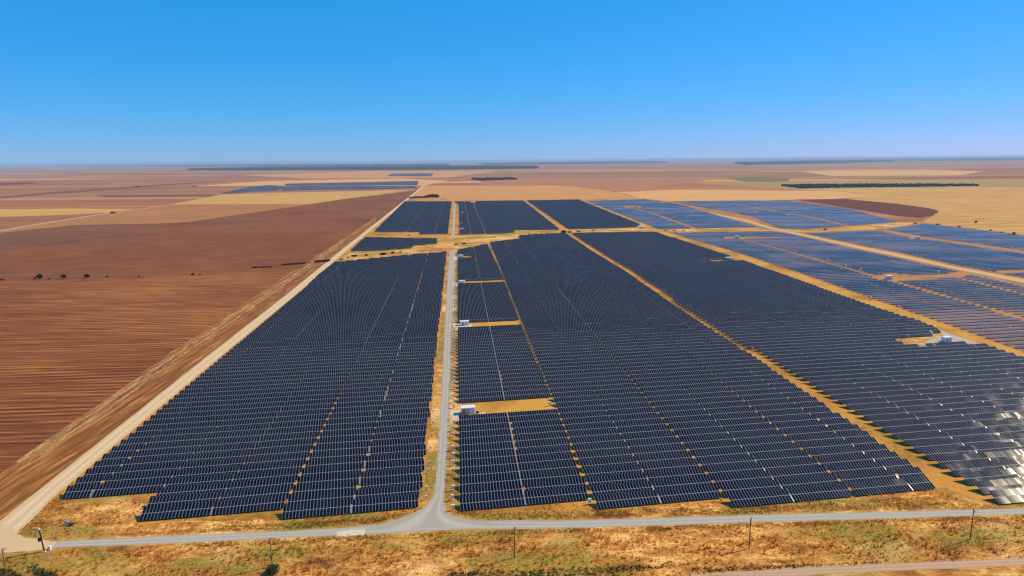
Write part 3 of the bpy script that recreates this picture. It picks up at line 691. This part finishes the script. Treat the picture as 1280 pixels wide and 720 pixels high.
# ------------------------------------------------------------------ kiosks
def kiosk(px, py, Lm, label, red=False, Dm=2.6, Hm=2.7, rz=PSI):
    p=at(px,py); e=empty('transformer_kiosk',(p[0],p[1],0),rz); tag(e,label,'kiosk','white transformer kiosks on the solar park')
    Lm*=.9; Hm*=.95; h=Lm/2
    b=MB(); b.box(-h-.25,-.3,0,h+.25,Dm+.3,.22); b.build('plinth',M['concrete_plain'],e)
    b=MB(); b.box(-h,0,.22,h,Dm,Hm,0,.04); b.build('wall',M['white'],e)
    b=MB(); b.box(-h-.22,-.30,Hm+.002,h+.22,Dm+.22,Hm+.20,0,.05); rf=b.build('roof',M['white'],e)
    nd=3 if red else 2
    for i in range(nd):
        x=-h+.35+(i+.5)*(Lm-.7)/nd; wd=(Lm-.7)/nd*(.42 if red else .24)
        b=MB(); b.box(x-wd,-.06,.32,x+wd,.002,Hm-.35); d=b.build('door',M['louvre'] if (i!=nd-1) else M['grey'],e)
        b=MB()
        for k in range(7): b.box(x-wd+.08,-.085,.55+k*.22,x+wd-.08,-.062,.66+k*.22)
        b.build('louvre',M['grey'] if i!=nd-1 else M['offwhite'],d)
        b=MB(); b.box(x+wd-.16,-.13,1.2,x+wd-.10,-.062,1.45); b.build('handle',M['black'],d)
    if red:
        b=MB(); b.box(-h+.25,-1.0,.2,-h+1.75,-.12,1.45,0,.05); tag(b.build('switch_cabinet',M['red'],e),'red cabinet at the front corner')
        b=MB(); b.box(h+.5,.1,0,h+1.5,.9,.75,0,.05); b.build('shadow_box',M['black'],e)  # black box standing in for the kiosk's cast shadow
    return e
M['concrete_plain']=plain('pale_plinth',(.58,.53,.46),.85,.2)
kiosk(585.3,517.5,6.1,'white transformer kiosk with red cabinet at its front, beside the gravel lane',True)
kiosk(580.8,407,5.8,'white kiosk on the lane where the second grass cross strip starts')
kiosk(577.6,355,5.4,'white kiosk on the lane where the thin third cross strip starts')
kiosk(576.2,322,5.4,'last white kiosk before the lane reaches the dry cross strip')
kiosk(1185.5,427.6,5.0,'white kiosk on pale gravel at the edge of the golden track',Dm=2.8)
kiosk(1112.5,349.5,5.4,'white kiosk on the sandy spur between bluish arrays, near small cabinets',Dm=3.0,Hm=3.2)
kiosk(922,298,5.6,'white kiosk at the near tip of the bluish arrays, beside the cross strip',Dm=3.0,Hm=3.2)
kiosk(1148,299.3,5.2,'white kiosk between two bluish arrays, short of the maroon field',Dm=3.0,Hm=3.2)
kiosk(912,325,7.5,'long white kiosk where the golden track passes the dark array corner',Dm=3.0,Hm=2.6)
kiosk(795,259.5,6.5,'white kiosk within the far bluish array nearest the dark far array',Dm=3.5,Hm=3.4)
kiosk(918.5,257,6.5,'white kiosk far off, in the strip below the cream field',Dm=3.5,Hm=3.4)
kiosk(985.5,270.6,6.0,'white kiosk halfway along the strip through the farthest bluish array',Dm=3.5,Hm=3.4)
kiosk(577.8,287.5,7.0,'white kiosk at the near end of the far lane',Dm=3,Hm=2.6)
kiosk(578,267,7.0,'white kiosk halfway up the far lane',Dm=3,Hm=2.6)
kiosk(802,285.5,9.0,'white kiosk at the far corner of the dark array by the golden track',Dm=3,Hm=2.6)

# ------------------------------------------------------------------ string combiner boxes along the lane
bm_=MB(); bm_.box(-.38,-.16,.55,.38,.16,1.65,0,.03); box_me=bm_.mesh('cabinet',M['white'])
bm_=MB(); bm_.box(-.32,-.19,.62,.32,-.165,1.56); door_me=bm_.mesh('door',M['offwhite'])
bm_=MB(); bm_.box(-.03,-.03,-.02,.03,.03,.55); leg_me=bm_.mesh('post',M['post'])
bm_=MB(); bm_.box(-.44,-.26,1.655,.44,.22,1.70); cap_me=bm_.mesh('rain_cover',M['white'])
def combiner(x,y,label,s=1.0,group='white combiner boxes on the solar park'):
    e=empty('combiner_box',(x,y,0),PSI+R_(random.uniform(-3,3))); e.scale=(s,s,s); tag(e,label,'electrical box',group)
    c=link('cabinet',box_me,e); link('door',door_me,c)
    link('rain_cover',cap_me,e)
    for dx in (-.28,.28): link('post',leg_me,e,(dx,0,0))
    return e
cuts=[(0,255,'before the red-cabinet kiosk'),(255,405,'between the first two lane kiosks'),(405,560,'between the second and third lane kiosks'),(560,900,'past the third lane kiosk')]
cnt={}
for k in range(0,64):
    v=184.6+6*k
    if k in (3,8,12,13,17,24,30,37,38,39,45,52,53): continue
    lab=[c[2] for c in cuts if c[0]<=v<c[1]][0]; cnt[lab]=cnt.get(lab,0)+1
    q=W(-3.3+random.uniform(-.15,.15),v); combiner(q[0],q[1],f'{ORD[cnt[lab]]} white box on kiosk side of lane {lab}',1.12)
for k in range(0,34):
    v=192.5+6*k*(1.0)
    if k%2 and k>4 or k in (2,9,14): continue
    q=W(-11.4+random.uniform(-.2,.2),v); cnt['w']=cnt.get('w',0)+1
    combiner(q[0],q[1],f'{ORD[cnt["w"]]} white box from the junction at table ends on the field-array side',.85)
q=at(737,630.5); combiner(q[0],q[1],'lone white box in grass at the near end of the narrow orange gap',1.1)
q=at(687,507.5); combiner(q[0],q[1],'lone white box at the far end of the red-cabinet kiosk strip',1.1)
cab=[((1013,323),'in'),((1034,328.8),'in'),((1057,335),'in'),((1075.5,340),'in'),((994,317),'in'),((1116,329.5),'mid'),((1173,343),'spur'),((1028,354),'edge'),((1051,362),'edge'),((1088.6,374.5),'edge'),((1123.6,386.5),'edge'),((1048,314.3),'lone'),((1183,300.2),'far'),((1205,303),'far'),((1237,308.8),'far'),((1265,313),'far')]
cl={}
txt={'in':'white cabinet along the red soil strip leading to the sandy spur kiosk','mid':'lone white cabinet among bluish tables behind the sandy spur kiosk','spur':'white cabinet at the wide-track end of the sandy spur','edge':'white cabinet on the far edge of the golden track','lone':'lone white cabinet among bluish tables short of the wide pale track','far':'white cabinet along the strip past the kiosk near the maroon field'}
for p,t in sorted(cab, key=lambda c:-c[0][1]):
    cl[t]=cl.get(t,0)+1; q=at(*p); many=sum(1 for c in cab if c[1]==t)>1
    combiner(q[0],q[1],(f'{ORD[cl[t]]} nearest '+txt[t].replace('white cabinet','white cabinet',1)) if many else txt[t],2.0 if t!='edge' else 1.5,'white cabinets among the bluish arrays')

# ------------------------------------------------------------------ utility poles
def pole(px,py,label,hh=8.6,lean=0.0,arm=True):
    p=at(px,py); e=empty('utility_pole',(p[0],p[1],0),R_(4)); e.rotation_euler=(0,lean,R_(70)); tag(e,label,'pole','timber utility poles along the road')
    b=MB(); b.tube([(0,0,-.5),(0,0,hh*.5),(0,0,hh)],[.155,.135,.11],10); b.build('post',M['timber'],e)
    if arm:
        b=MB(); b.box(-.85,-.21,hh-.55,.85,-.11,hh-.43); ca=b.build('crossarm',M['timber'],e)
        for x in (-.75,0.28,.75):
            b=MB(); b.tube([(x,-.16,hh-.43),(x,-.16,hh-.36),(x,-.16,hh-.30),(x,-.16,hh-.18)],[.03,.07,.07,.035],8); b.build('insulator',M['ceramic'],ca)
        b=MB(); b.tube([(-.5,-.13,hh-.5),(0,-.15,hh-1.1)],.025,6); b.tube([(.5,-.13,hh-.5),(0,-.15,hh-1.1)],.025,6); b.build('brace',M['post'],e)
    return e
pole(8.5,722,'timber pole at the dirt road corner beside dark weeds',8.0)
pole(340.5,708,'timber utility pole rising behind the round dark bush',8.0,R_(-1.5))
pole(643.3,697.5,'timber utility pole on bare ground facing the lane junction',8.6)
pole(936.3,685.5,'thin timber pole in dry grass beside a pale tuft, before the wide array',8.6)
pole(1212.5,674.5,'timber pole standing in front of the end of the orange aisle',8.8)

# ------------------------------------------------------------------ gate: mast with camera, raised barrier
p=at(55.5,689.5); e=empty('camera_mast',(p[0],p[1],0),0); e.rotation_euler=(R_(0),R_(-5),0); tag(e,'dark mast with black box and pale camera head beside the raised barrier','mast')
b=MB(); b.tube([(0,0,-.2),(0,0,3.5),(0,0,6.6)],[.19,.17,.14],10); b.build('post',M['black'],e)
b=MB(); b.box(-.80,-.35,3.1,-.17,.2,4.0,0,.05); b.build('equipment_box',M['black'],e)
b=MB(); b.box(-.62,-.35,6.3,.25,.3,6.75,0,.08); ch=b.build('camera_head',M['grey'],e)
b=MB(); b.tube([(-.5,-.36,6.5),(-.5,-.62,6.42)],.11,10); b.build('lens',M['black'],ch)
b=MB(); b.box(-.5,-.4,0,.5,.4,.25,0,.05); b.build('footing',M['concrete_plain'],e)
p=at(62.3,687.5); e=empty('barrier_gate',(p[0],p[1],0),R_(8)); tag(e,'white road barrier with its boom raised at the end of the grey road','barrier')
b=MB(); b.box(-.33,-.3,0,.33,.3,1.2,0,.05); c=b.build('cabinet',M['white'],e)
b=MB(); b.box(-.25,-.33,.2,.25,-.302,1.0); b.build('door',M['offwhite'],c)
b=MB(); b.tube([(-.25,.36,.55),(.02,.36,1.05),(1.75,.42,5.6)],[.10,.085,.06],8); b.build('boom',M['white'],e)
b=MB(); b.tube([(-.55,.36,.1),(-.2,.36,.62)],[.2,.2],8); b.build('counterweight',M['black'],e)
p=at(66.3,672.5); e=empty('boom_rest',(p[0],p[1],0),0); tag(e,'slim grey post across the road from the white barrier cabinet','post')
b=MB(); b.tube([(0,0,0),(0,0,1.5)],.07,8); b.build('post',M['grey'],e)
b=MB(); b.tube([(-.18,0,1.72),(-.1,0,1.52),(.1,0,1.52),(.18,0,1.72)],.05,6); b.build('fork',M['grey'],e)
p=at(83,656.5); e=empty('utility_cabinet',(p[0],p[1],0),R_(15)); tag(e,'pale blue-grey cabinet half hidden by a small green bush','electrical box')
M['bluegrey']=plain('blue_grey_paint',(.30,.36,.42),.5,.4)
b=MB(); b.box(-.45,-.3,.1,.45,.3,1.5,0,.05); c=b.build('cabinet',M['bluegrey'],e)
b=MB(); b.box(-.36,-.33,.2,.36,-.302,1.4); b.build('door',M['grey'],c)
b=MB(); b.box(-.55,-.4,0,.55,.4,.098); b.build('plinth',M['concrete_plain'],e)

# ------------------------------------------------------------------ trees and shrubs
def foliage(rx, rz_, z0, n, leaf, seed, flat=.7):
    r=np.random.default_rng(seed); nc=max(5,n//28); ctr=[]
    while len(ctr)<nc:
        q=r.uniform(-1,1,3)
        if np.linalg.norm(q)<=1 and np.linalg.norm(q)>.25: ctr.append(q*np.array([.72,.72,.72]))
    vs=[];fs=[]
    for i in range(n):
        c=ctr[i%nc]; q=c+r.normal(0,.20,3); 
        p=np.array([q[0]*rx,q[1]*rx,z0+rz_*(1+q[2])])
        if p[2]<.05: p[2]=.05+r.uniform(0,.2)
        a=r.normal(0,1,3); a/=np.linalg.norm(a); b=np.cross(a,r.normal(0,1,3)); b/=np.linalg.norm(b)
        l=leaf*r.uniform(.6,1.4); k=len(vs)
        vs+= [tuple(p-a*l),tuple(p+b*l*.55),tuple(p+a*l),tuple(p-b*l*.55)]; fs.append((k,k+1,k+2,k+3))
    return vs,fs
_fol={}
def fol_mesh(kind, var, mat):
    key=(kind,var,mat.name)
    if key not in _fol:
        n,leaf={'tree':(900,.16),'bush':(420,.17),'fine':(1500,.10)}[kind]
        vs,fs=foliage(1,.62 if kind=='tree' else .5,.28 if kind=='tree' else -.05,n,leaf,hash((kind,var))%9999 if False else var*13+len(kind))
        me=bpy.data.meshes.new('crown'); me.from_pydata(vs,[],fs); me.materials.append(mat); me.update(); _fol[key]=me
    return _fol[key]
_tr={}
def trunk_mesh(var):
    if var not in _tr:
        r=random.Random(var); b=MB(); b.tube([(0,0,-.1),(.02,0,.35),(.04,.02,.8)],[.07,.055,.03],8)
        for k in range(4):
            a=k*1.6+r.random(); b.tube([(.02,0,.35+.08*k),(.3*math.cos(a),.3*math.sin(a),.7+.08*k)],[.035,.015],6)
        _tr[var]=b.mesh('trunk',M['bark'])
    return _tr[var]
VARS=[0]
def tree(px,py,wpx,label,hpx=None,mat='leaf_dark',group=None,kind='tree',name=None,cat=None):
    p=at(px,py); s=mpp(p)*wpx/2; hh=(hpx or wpx)*mpp(p)/1.5; VARS[0]+=1; v=VARS[0]%5
    e=empty(name or ('tree' if kind=='tree' else 'shrub'),(p[0],p[1],0),random.uniform(0,6)); e.scale=(s*1.1,s*1.1,hh*1.1)
    tag(e,label,cat or ('tree' if kind=='tree' else 'bush'),group)
    link('crown',fol_mesh(kind,v,M[mat]),e); link('trunk' if kind=='tree' else 'stem',trunk_mesh(v),e)
    return e
for (x,y,wd,h,l) in [(50,349.5,6.5,6.5,'largest round dark tree standing alone in the ploughed field'),(79.5,348.8,6,5.5,'round dark tree in the ploughed field, next along from the largest'),(109,347.6,6.5,4.8,'broad dark tree in the ploughed field, between round tree and small bushes'),
    (43.5,349,2.6,2.4,'tiny dark bush touching the largest lone field tree'),(61.5,349.4,3,1.6,'low reddish-dark scrub between the two round field trees'),(134,347.2,2.6,2.4,'small dark bush along the field baulk past the broad tree'),(174,346.2,2.4,1.8,'small bush on the field baulk, alone midway to the hedge'),
    (241,344.6,4,3,'dark bush on the baulk, larger one of the pair before the hedge'),(250,344.3,2.2,2,'dark bush on the baulk, smaller one of the pair before the hedge'),(1,351,3,2.4,'dark bush in the ploughed field at the frame edge'),(5,351,2.6,2.2,'dark bush in the ploughed field just inside the frame edge')]:
    tree(x,y,wd,l,h,'leaf_dark','trees scattered on the ploughed field')
for i,x in enumerate([317,321,326,330,335,339]): tree(x,334.8-.12*i,5,f'{ORD[i+1]} shrub of the farthest-out low hedge piece from the dirt road',2.2,'leaf_dark','hedge shrubs on the ploughed field','bush')
for i,x in enumerate([354,358,362,367,371,375,380]): tree(x,331.6-.33*i,5.5,f'{ORD[i+1]} shrub of the middle hedge piece, counted towards the dirt road',2.8,'leaf_dark','hedge shrubs on the ploughed field','bush')
tree(387,328.8,2.5,'single small shrub between the middle and the dirt-road hedge pieces',1.6,'leaf_dark','hedge shrubs on the ploughed field','bush')
for i,x in enumerate([396,399.5,403,406.5,410]): tree(x,328-.25*i,6,f'{ORD[i+1]} shrub of the tall hedge piece that meets the dirt road',4.2,'leaf_dark','hedge shrubs on the ploughed field','bush')
for (x,y,wd,h,l) in [(427,324.5,5,2.2,'low dark shrub where the dry cross strip leaves the dirt road'),(435,322.5,3,2,'small shrub on the dry strip, just past the dirt road corner'),(443,320.6,8,3.6,'wide dark shrub on the dry strip near the dirt road'),(458,319.6,4,3.2,'dark shrub on the dry strip between two wider ones'),(479,318.6,9,3.6,'widest dark shrub on the dry cross strip'),(491,317,4.5,3.6,'round shrub on the dry strip, next to the widest one'),(500.5,315.8,3,2.6,'small round shrub on the dry strip towards the lane'),(511,294.6,3.5,1.8,'small shrub in front of the far field-side array'),
    (571,305.5,7,1.6,'low dark scrub on the dry strip beside the far lane'),(580,304.8,7,1.6,'low dark scrub on the dry strip just past the far lane'),(618,296.8,2.6,1.8,'small dark shrub on the strip behind the kiosk array'),(661.6,293.5,3.2,2,'dark shrub in the strip, first of a close pair'),(670,293.2,4,2.2,'dark shrub in the strip, second of a close pair'),(677,292.8,3,2,'small shrub beside the close pair in the strip'),(704.5,290.8,8,4,'big dark tree clump at the far end of the orange aisle'),(712,290.8,6,2.6,'low dark shrub beside the big clump at the orange aisle'),(723,289.8,5.5,2.4,'dark shrub on the strip, just past the orange aisle'),(741,288.8,4,2,'small dark shrub on the strip midway to the golden track'),
    (832,288.8,5,1.5,'low shrub on the strip where it crosses the golden track'),(843,288.6,4,1.4,'low shrub on the strip just past the golden track'),(854.5,288.5,3,1.4,'tiny shrub on the strip further past the golden track'),(1031.5,287.6,4.5,2.8,'lone dark bush on the strip between the bluish arrays')]:
    tree(x,y,wd,l,h,'leaf_dark','shrubs along the dry cross strip','bush')
for i,(x,wd,h) in enumerate([(513,4,2.5),(516.5,4,2.6),(520,4.5,2.8),(524,4.5,3),(528,4,2.6),(532,5,3.6),(536,5.5,4.2),(540,6,4.6),(544,6,4.6),(547,4.5,4)]):
    tree(x,248.6-.1*i,wd,f'{ORD[i+1]} tree of the dark row beyond the far array, counted from the dirt road',h,'leaf_dark','dark tree row beyond the far array')
for i,x in enumerate([551,554,557]): tree(x,249.3,2,f'{ORD[i+1]} tiny bush trailing from the end of the dark tree row',1.4,'leaf_dark','dark tree row beyond the far array','bush')
for (x,y,wd,h,l) in [(140,267,4,2.4,'dark bush clump where the field path bends'),(143,266.8,3,2.2,'smaller dark bush touching the clump at the path bend'),(171,233.6,5,1.2,'flat dark copse on the far pink fields, nearer the frame edge'),(243,233.3,4,1,'flat faint copse on the far pink fields, nearer the blue solar park'),(1219.7,279,3.5,2.8,'lone round tree standing in the golden stubble'),(1267.5,293,4,2.6,'dark tree at the stubble edge behind the last bluish array'),(1252,291,2.6,1.6,'small shrub on the stubble edge beside the dark tree'),(1238,288.6,2.6,1.8,'small shrub on the stubble edge behind the bluish array'),(1199,284,4,1.6,'low shrub on the stubble edge nearer the maroon field'),(1172,281.3,5,1.6,'low scrub at the tip of the maroon field'),(1144,279.5,5,1.2,'low scrub on the bank below the maroon field')]:
    tree(x,y,wd,l,h,'leaf_dark','trees on the far stubble')
tree(341,716,17,'round dark green bush at the foot of a timber pole',12,'leaf_green',None,'fine','shrub','bush').scale[2]*=1.25
tree(88.5,657,7,'small green bush in front of a pale cabinet near the dirt road bend',6,'leaf_green',None,'bush')

# woodland: bodies of many crowns, far off
def woodland(name, polys, cw, ch, label, dens=1.0, seed=2):
    r=np.random.default_rng(seed); V=[];F_=[]
    for pl,num in polys:
        q=[at(*p) for p in pl]; xs=[p[0] for p in q]; ys=[p[1] for p in q]; c=0; tr=0
        while c<num and tr<num*60:
            tr+=1; x=r.uniform(min(xs),max(xs)); y=r.uniform(min(ys),max(ys))
            if not inside(q,x,y): continue
            c+=1; a=cw*r.uniform(.6,1.4); h=ch*r.uniform(.65,1.25); k=len(V); t0=r.uniform(0,6)
            for lev,(rr,zz) in enumerate(((.8,.0),(1.0,.45),(.62,.85))):
                for j in range(6):
                    t=t0+j*math.pi/3+lev*.5; w_=a*rr*r.uniform(.75,1.2); V.append((x+w_*math.cos(t),y+w_*math.sin(t),h*zz*r.uniform(.9,1.1)))
            V.append((x,y,h))
            for lev in (0,1):
                for j in range(6): F_.append((k+lev*6+j,k+lev*6+(j+1)%6,k+(lev+1)*6+(j+1)%6,k+(lev+1)*6+j))
            for j in range(6): F_.append((k+12+j,k+12+(j+1)%6,k+18))
    me=bpy.data.meshes.new(name); me.from_pydata(V,[],F_); me.materials.append(M['forest']); me.update()
    o=link(name,me); tag(o,label,'woodland',None,'stuff'); return o
woodland('shelterbelt',[([(976,232.4),(1001,231.4),(1060,231),(1150,230.8),(1222,231.2),(1223,232.6),(1150,233.6),(1060,234.6),(1001,235.6)],1300)],4,5.5,'dark green shelterbelt on the golden plain beyond the bluish arrays',seed=4)
woodland('shelterbelt',[([(588,224),(640,223.3),(648,224.4),(600,226)],160)],8,9,'narrow dark shelterbelt on the pink plain beyond the orange field',seed=5)
woodland('far_woodland',[([(232,212.8),(330,210),(480,209),(600,208.6),(668,209),(670,210.6),(560,212),(420,212.6),(300,213.2)],4200)],40,24,'long blue woodland band below the horizon, above the second solar park',seed=6)
woodland('far_woodland',[([(40,206.6),(200,206.3),(420,206),(560,205.4),(560,207),(420,207.8),(200,208),(90,207.6)],3600)],60,28,'faint blue woodland along the horizon over the pink fields',seed=7)
woodland('far_woodland',[([(600,205),(720,203.4),(830,202.3),(832,203.4),(720,204.8),(610,206)],1800)],70,28,'faint blue woodland along the horizon over the orange field',seed=8)
woodland('far_woodland',[([(920,204),(1000,201.6),(1100,200.6),(1115,202),(1020,204.5),(930,206)],1500),([(1080,199.8),(1280,197.6),(1340,197.4),(1340,199.6),(1200,201),(1090,201)],2200)],70,28,'faint blue woodland along the horizon over the golden plain',seed=9)

# ------------------------------------------------------------------ dry grass
def grass_mat(name, cols, gcol, gt=(.52,.62)):
    t=NT(name); p=t.pos(); q=t.rot(p,-PSI*.6,(.55,1,1)); n=t.noise(q,.28,5,.65,.5); gr=t.noise(q,.038,4,.55,.4); big=t.noise(q,.055,5,.6,.6)
    c=t.ramp(t.math('MULTIPLY_ADD',n,.6,t.math('MULTIPLY',big,.4)),cols); c=t.mix(t.math('MULTIPLY',t.mapr(gr,*gt),t.mapr(n,.4,.6)),c,gcol); c=t.warm(c,(1.45,1.38,1.3)); t.color(c); t.rough(.9,.1)
    tr=t.n('BsdfTranslucent'); t.l(c,tr.inputs['Color']); mx=t.n('MixShader'); mx.inputs[0].default_value=.6; t.l(t.b.outputs[0],mx.inputs[1]); t.l(tr.outputs[0],mx.inputs[2]); t.l(mx.outputs[0],t.out.inputs[0]); return t.m
M['grass']=grass_mat('dry_grass_blades',[(.32,(.22,.085,.016)),(.45,(.40,.17,.03)),(.56,(.58,.30,.06)),(.7,(.74,.48,.18))],(.21,.165,.024))
def tufts(name, polys, dens, hmin, hmax, mat, label, seed, blades=4, clump=.06, road_keep=()):
    r=np.random.default_rng(seed); V=[];F_=[]
    for pl in polys:
        xs=[p[0] for p in pl]; ys=[p[1] for p in pl]; area=(max(xs)-min(xs))*(max(ys)-min(ys)); n=int(area*dens)
        X=r.uniform(min(xs),max(xs),n); Y=r.uniform(min(ys),max(ys),n)
        for x,y in zip(X,Y):
            if not inside(pl,x,y) or any(inside(k,x,y) for k in road_keep): continue
            f=.5+.25*math.sin(x*.31+1.7*math.sin(y*.23))+.25*math.sin(y*.47+1.3*math.sin(x*.17))
            if r.random()>.25+f*.9: continue
            hh=r.uniform(hmin,hmax)*(.6+.7*f)
            for b in range(blades):
                t=r.uniform(0,6.283); sp=r.uniform(.05,.3); wd=r.uniform(.05,.12); k=len(V); cx,cy=x+r.normal(0,.12),y+r.normal(0,.12)
                V+= [(cx-wd*math.sin(t),cy+wd*math.cos(t),0),(cx+wd*math.sin(t),cy-wd*math.cos(t),0),(cx+sp*math.cos(t)*1.2,cy+sp*math.sin(t)*1.2,hh*r.uniform(.7,1.1))]
                F_.append((k,k+1,k+2))
    me=bpy.data.meshes.new(name); me.from_pydata(V,[],F_); me.materials.append(M[mat]); me.update(); o=link(name,me); tag(o,label,'grass',None,'stuff'); print(name,len(F_)); return o
fore=pxpoly([(60,690),(222,683),(427,672.5),(575,665.5),(850,659.5),(1280,645.5),(1300,690),(1280,697),(983,710),(870,719),(860,730),(0,730),(0,697),(40,692)])
mid1=pxpoly([(20,668),(70,622),(84,632),(193,622),(172,657),(352,645),(353,651),(528,635),(528,637),(512,642),(478,653),(378,661),(222,667.5),(70,674)])
mid2=pxpoly([(557,615),(574,640),(738,627),(748,638),(902,625),(915,633),(1167,612),(1230,632),(1290,627),(1290,634),(1000,640.5),(847,645),(700,649),(600,650),(563,640)])
tufts('dry_grass',[fore],2.0,.25,.7,'grass','dry golden grass between the grey road and the dirt track',21)
tufts('dry_grass',[mid1],2.2,.2,.55,'grass','dry grass and green weeds between the grey road and the field-side tables',22)
tufts('dry_grass',[mid2],2.2,.2,.55,'grass','dry grass between the grey road and the kiosk-side tables',23)
lane_r=[tuple(W(-6.2,190)),tuple(W(-.8,190)),tuple(W(-.8,420)),tuple(W(-5.2,420))]
lane_l=[tuple(W(-12.2,194)),tuple(W(-8,194)),tuple(W(-8,420)),tuple(W(-11.9,420))]
tufts('dry_grass',[lane_r],1.6,.2,.5,'grass','golden grass strip under the boxes on the kiosk side of the lane',24)
tufts('dry_grass',[lane_l],.9,.15,.4,'grass','sparse grass strip beside the lane on the field-array side',25)
tufts('dry_tussocks',[fore],.16,.55,1.0,'grass','taller tussocks of dry grass scattered before the grey road',41,16)
tufts('dry_tussocks',[mid1,mid2],.10,.4,.8,'grass','taller tussocks of dry grass between the grey road and the tables',42,14)
M['green_verge']=grass_mat('green_verge_grass',[(.32,(.16,.10,.016)),(.45,(.26,.19,.028)),(.56,(.34,.25,.045)),(.7,(.56,.38,.11))],(.20,.20,.03))
e1=pxpoly([(222,680),(427,670),(480,668),(640,662.5),(850,657.5),(1280,644),(1290,648),(850,662),(640,668),(427,676),(222,685)])
e2=pxpoly([(222,667),(378,660.5),(470,654),(510,642),(530,634),(520,640),(470,647),(378,653),(240,660)])
e3=pxpoly([(566,640),(580,645),(620,648.5),(847,644),(1000,639.5),(1290,632.5),(1290,629),(1190,630),(1120,622),(1000,632),(847,636),(700,640),(600,642),(570,637)])
tufts('green_grass',[e1,e2,e3],4.5,.2,.5,'green_verge','olive green grass fringing the grey road',31,5)
dr=[tuple(W(-126,190)),tuple(W(-121.5,207)),tuple(W(-121.8,420)),tuple(W(-125,420)),tuple(W(-125.5,300))]
edge=pxpoly([(26,667),(45,645),(68,622),(154,549),(261,460),(368,371),(372,371),(263,467),(157,557),(90,615),(84,632),(60,664),(40,674)])
tufts('dry_grass',[edge],2.2,.2,.6,'grass','rough grass edge between the dirt road and the tables',26)
M['straw']=grass_mat('straw_swath',[(.32,(.34,.17,.05)),(.45,(.48,.27,.09)),(.56,(.60,.37,.14)),(.7,(.70,.47,.21))],(.40,.24,.08))
hlL=[(47,560),(90,530.5),(133,504),(213,447),(284,400.5),(335,365.5),(395,324.5),(425,303)]
def off(l,dx): return [(x+dx*(720-y)/600*1.0*(1 if True else 0),y) for x,y in l]
for a_,b_ in ((0,7),(12,17)):
    pl_=[(x+a_*(y-200)/300,y) for x,y in hlL]+[(x+b_*(y-200)/300,y) for x,y in reversed(hlL)]
    tufts('straw_swath',[pxpoly(pl_)],1.6,.15,.4,'straw','pale straw swath turned along the headland of the ploughed field',50+a_,4)
# dark corner weeds; blades along the dirt track stand in for bank shade
tufts('weeds_and_shade',[pxpoly([(26,704),(40,703),(75,722),(48,722)]),pxpoly([(0,712),(12,711),(40,726),(0,726)])],9,.3,.8,'leaf_green','dark green weeds in stripes beside the corner pole',27,6)
tufts('weeds_and_shade',[pxpoly([(560,716),(700,711.5),(860,704),(870,707),(800,714),(700,722),(560,726)]),pxpoly([(850,711),(1000,706),(1100,702),(1100,704),(983,709.5),(870,716)])],5,.2,.6,'leaf_green','dark green blades standing in for ditch bank shade along the near dirt track',28,5)

# ------------------------------------------------------------------ air
hz=MB(); hz.box(-61000,-2500,-1.5,61000,61000,112.0)
t=bpy.data.materials.new('haze_air'); t.use_nodes=True; n_=t.node_tree; n_.nodes.clear()
o_=n_.nodes.new('ShaderNodeOutputMaterial'); v_=n_.nodes.new('ShaderNodeVolumePrincipled'); v_.inputs['Density'].default_value=5e-5; v_.inputs['Color'].default_value=(.42,.70,1.0,1); v_.inputs['Anisotropy'].default_value=.0
n_.links.new(v_.outputs[0],o_.inputs['Volume'])
ho=hz.build('haze',t); ho['kind']='stuff'; tag(ho,'thin blue haze over the plain','haze')
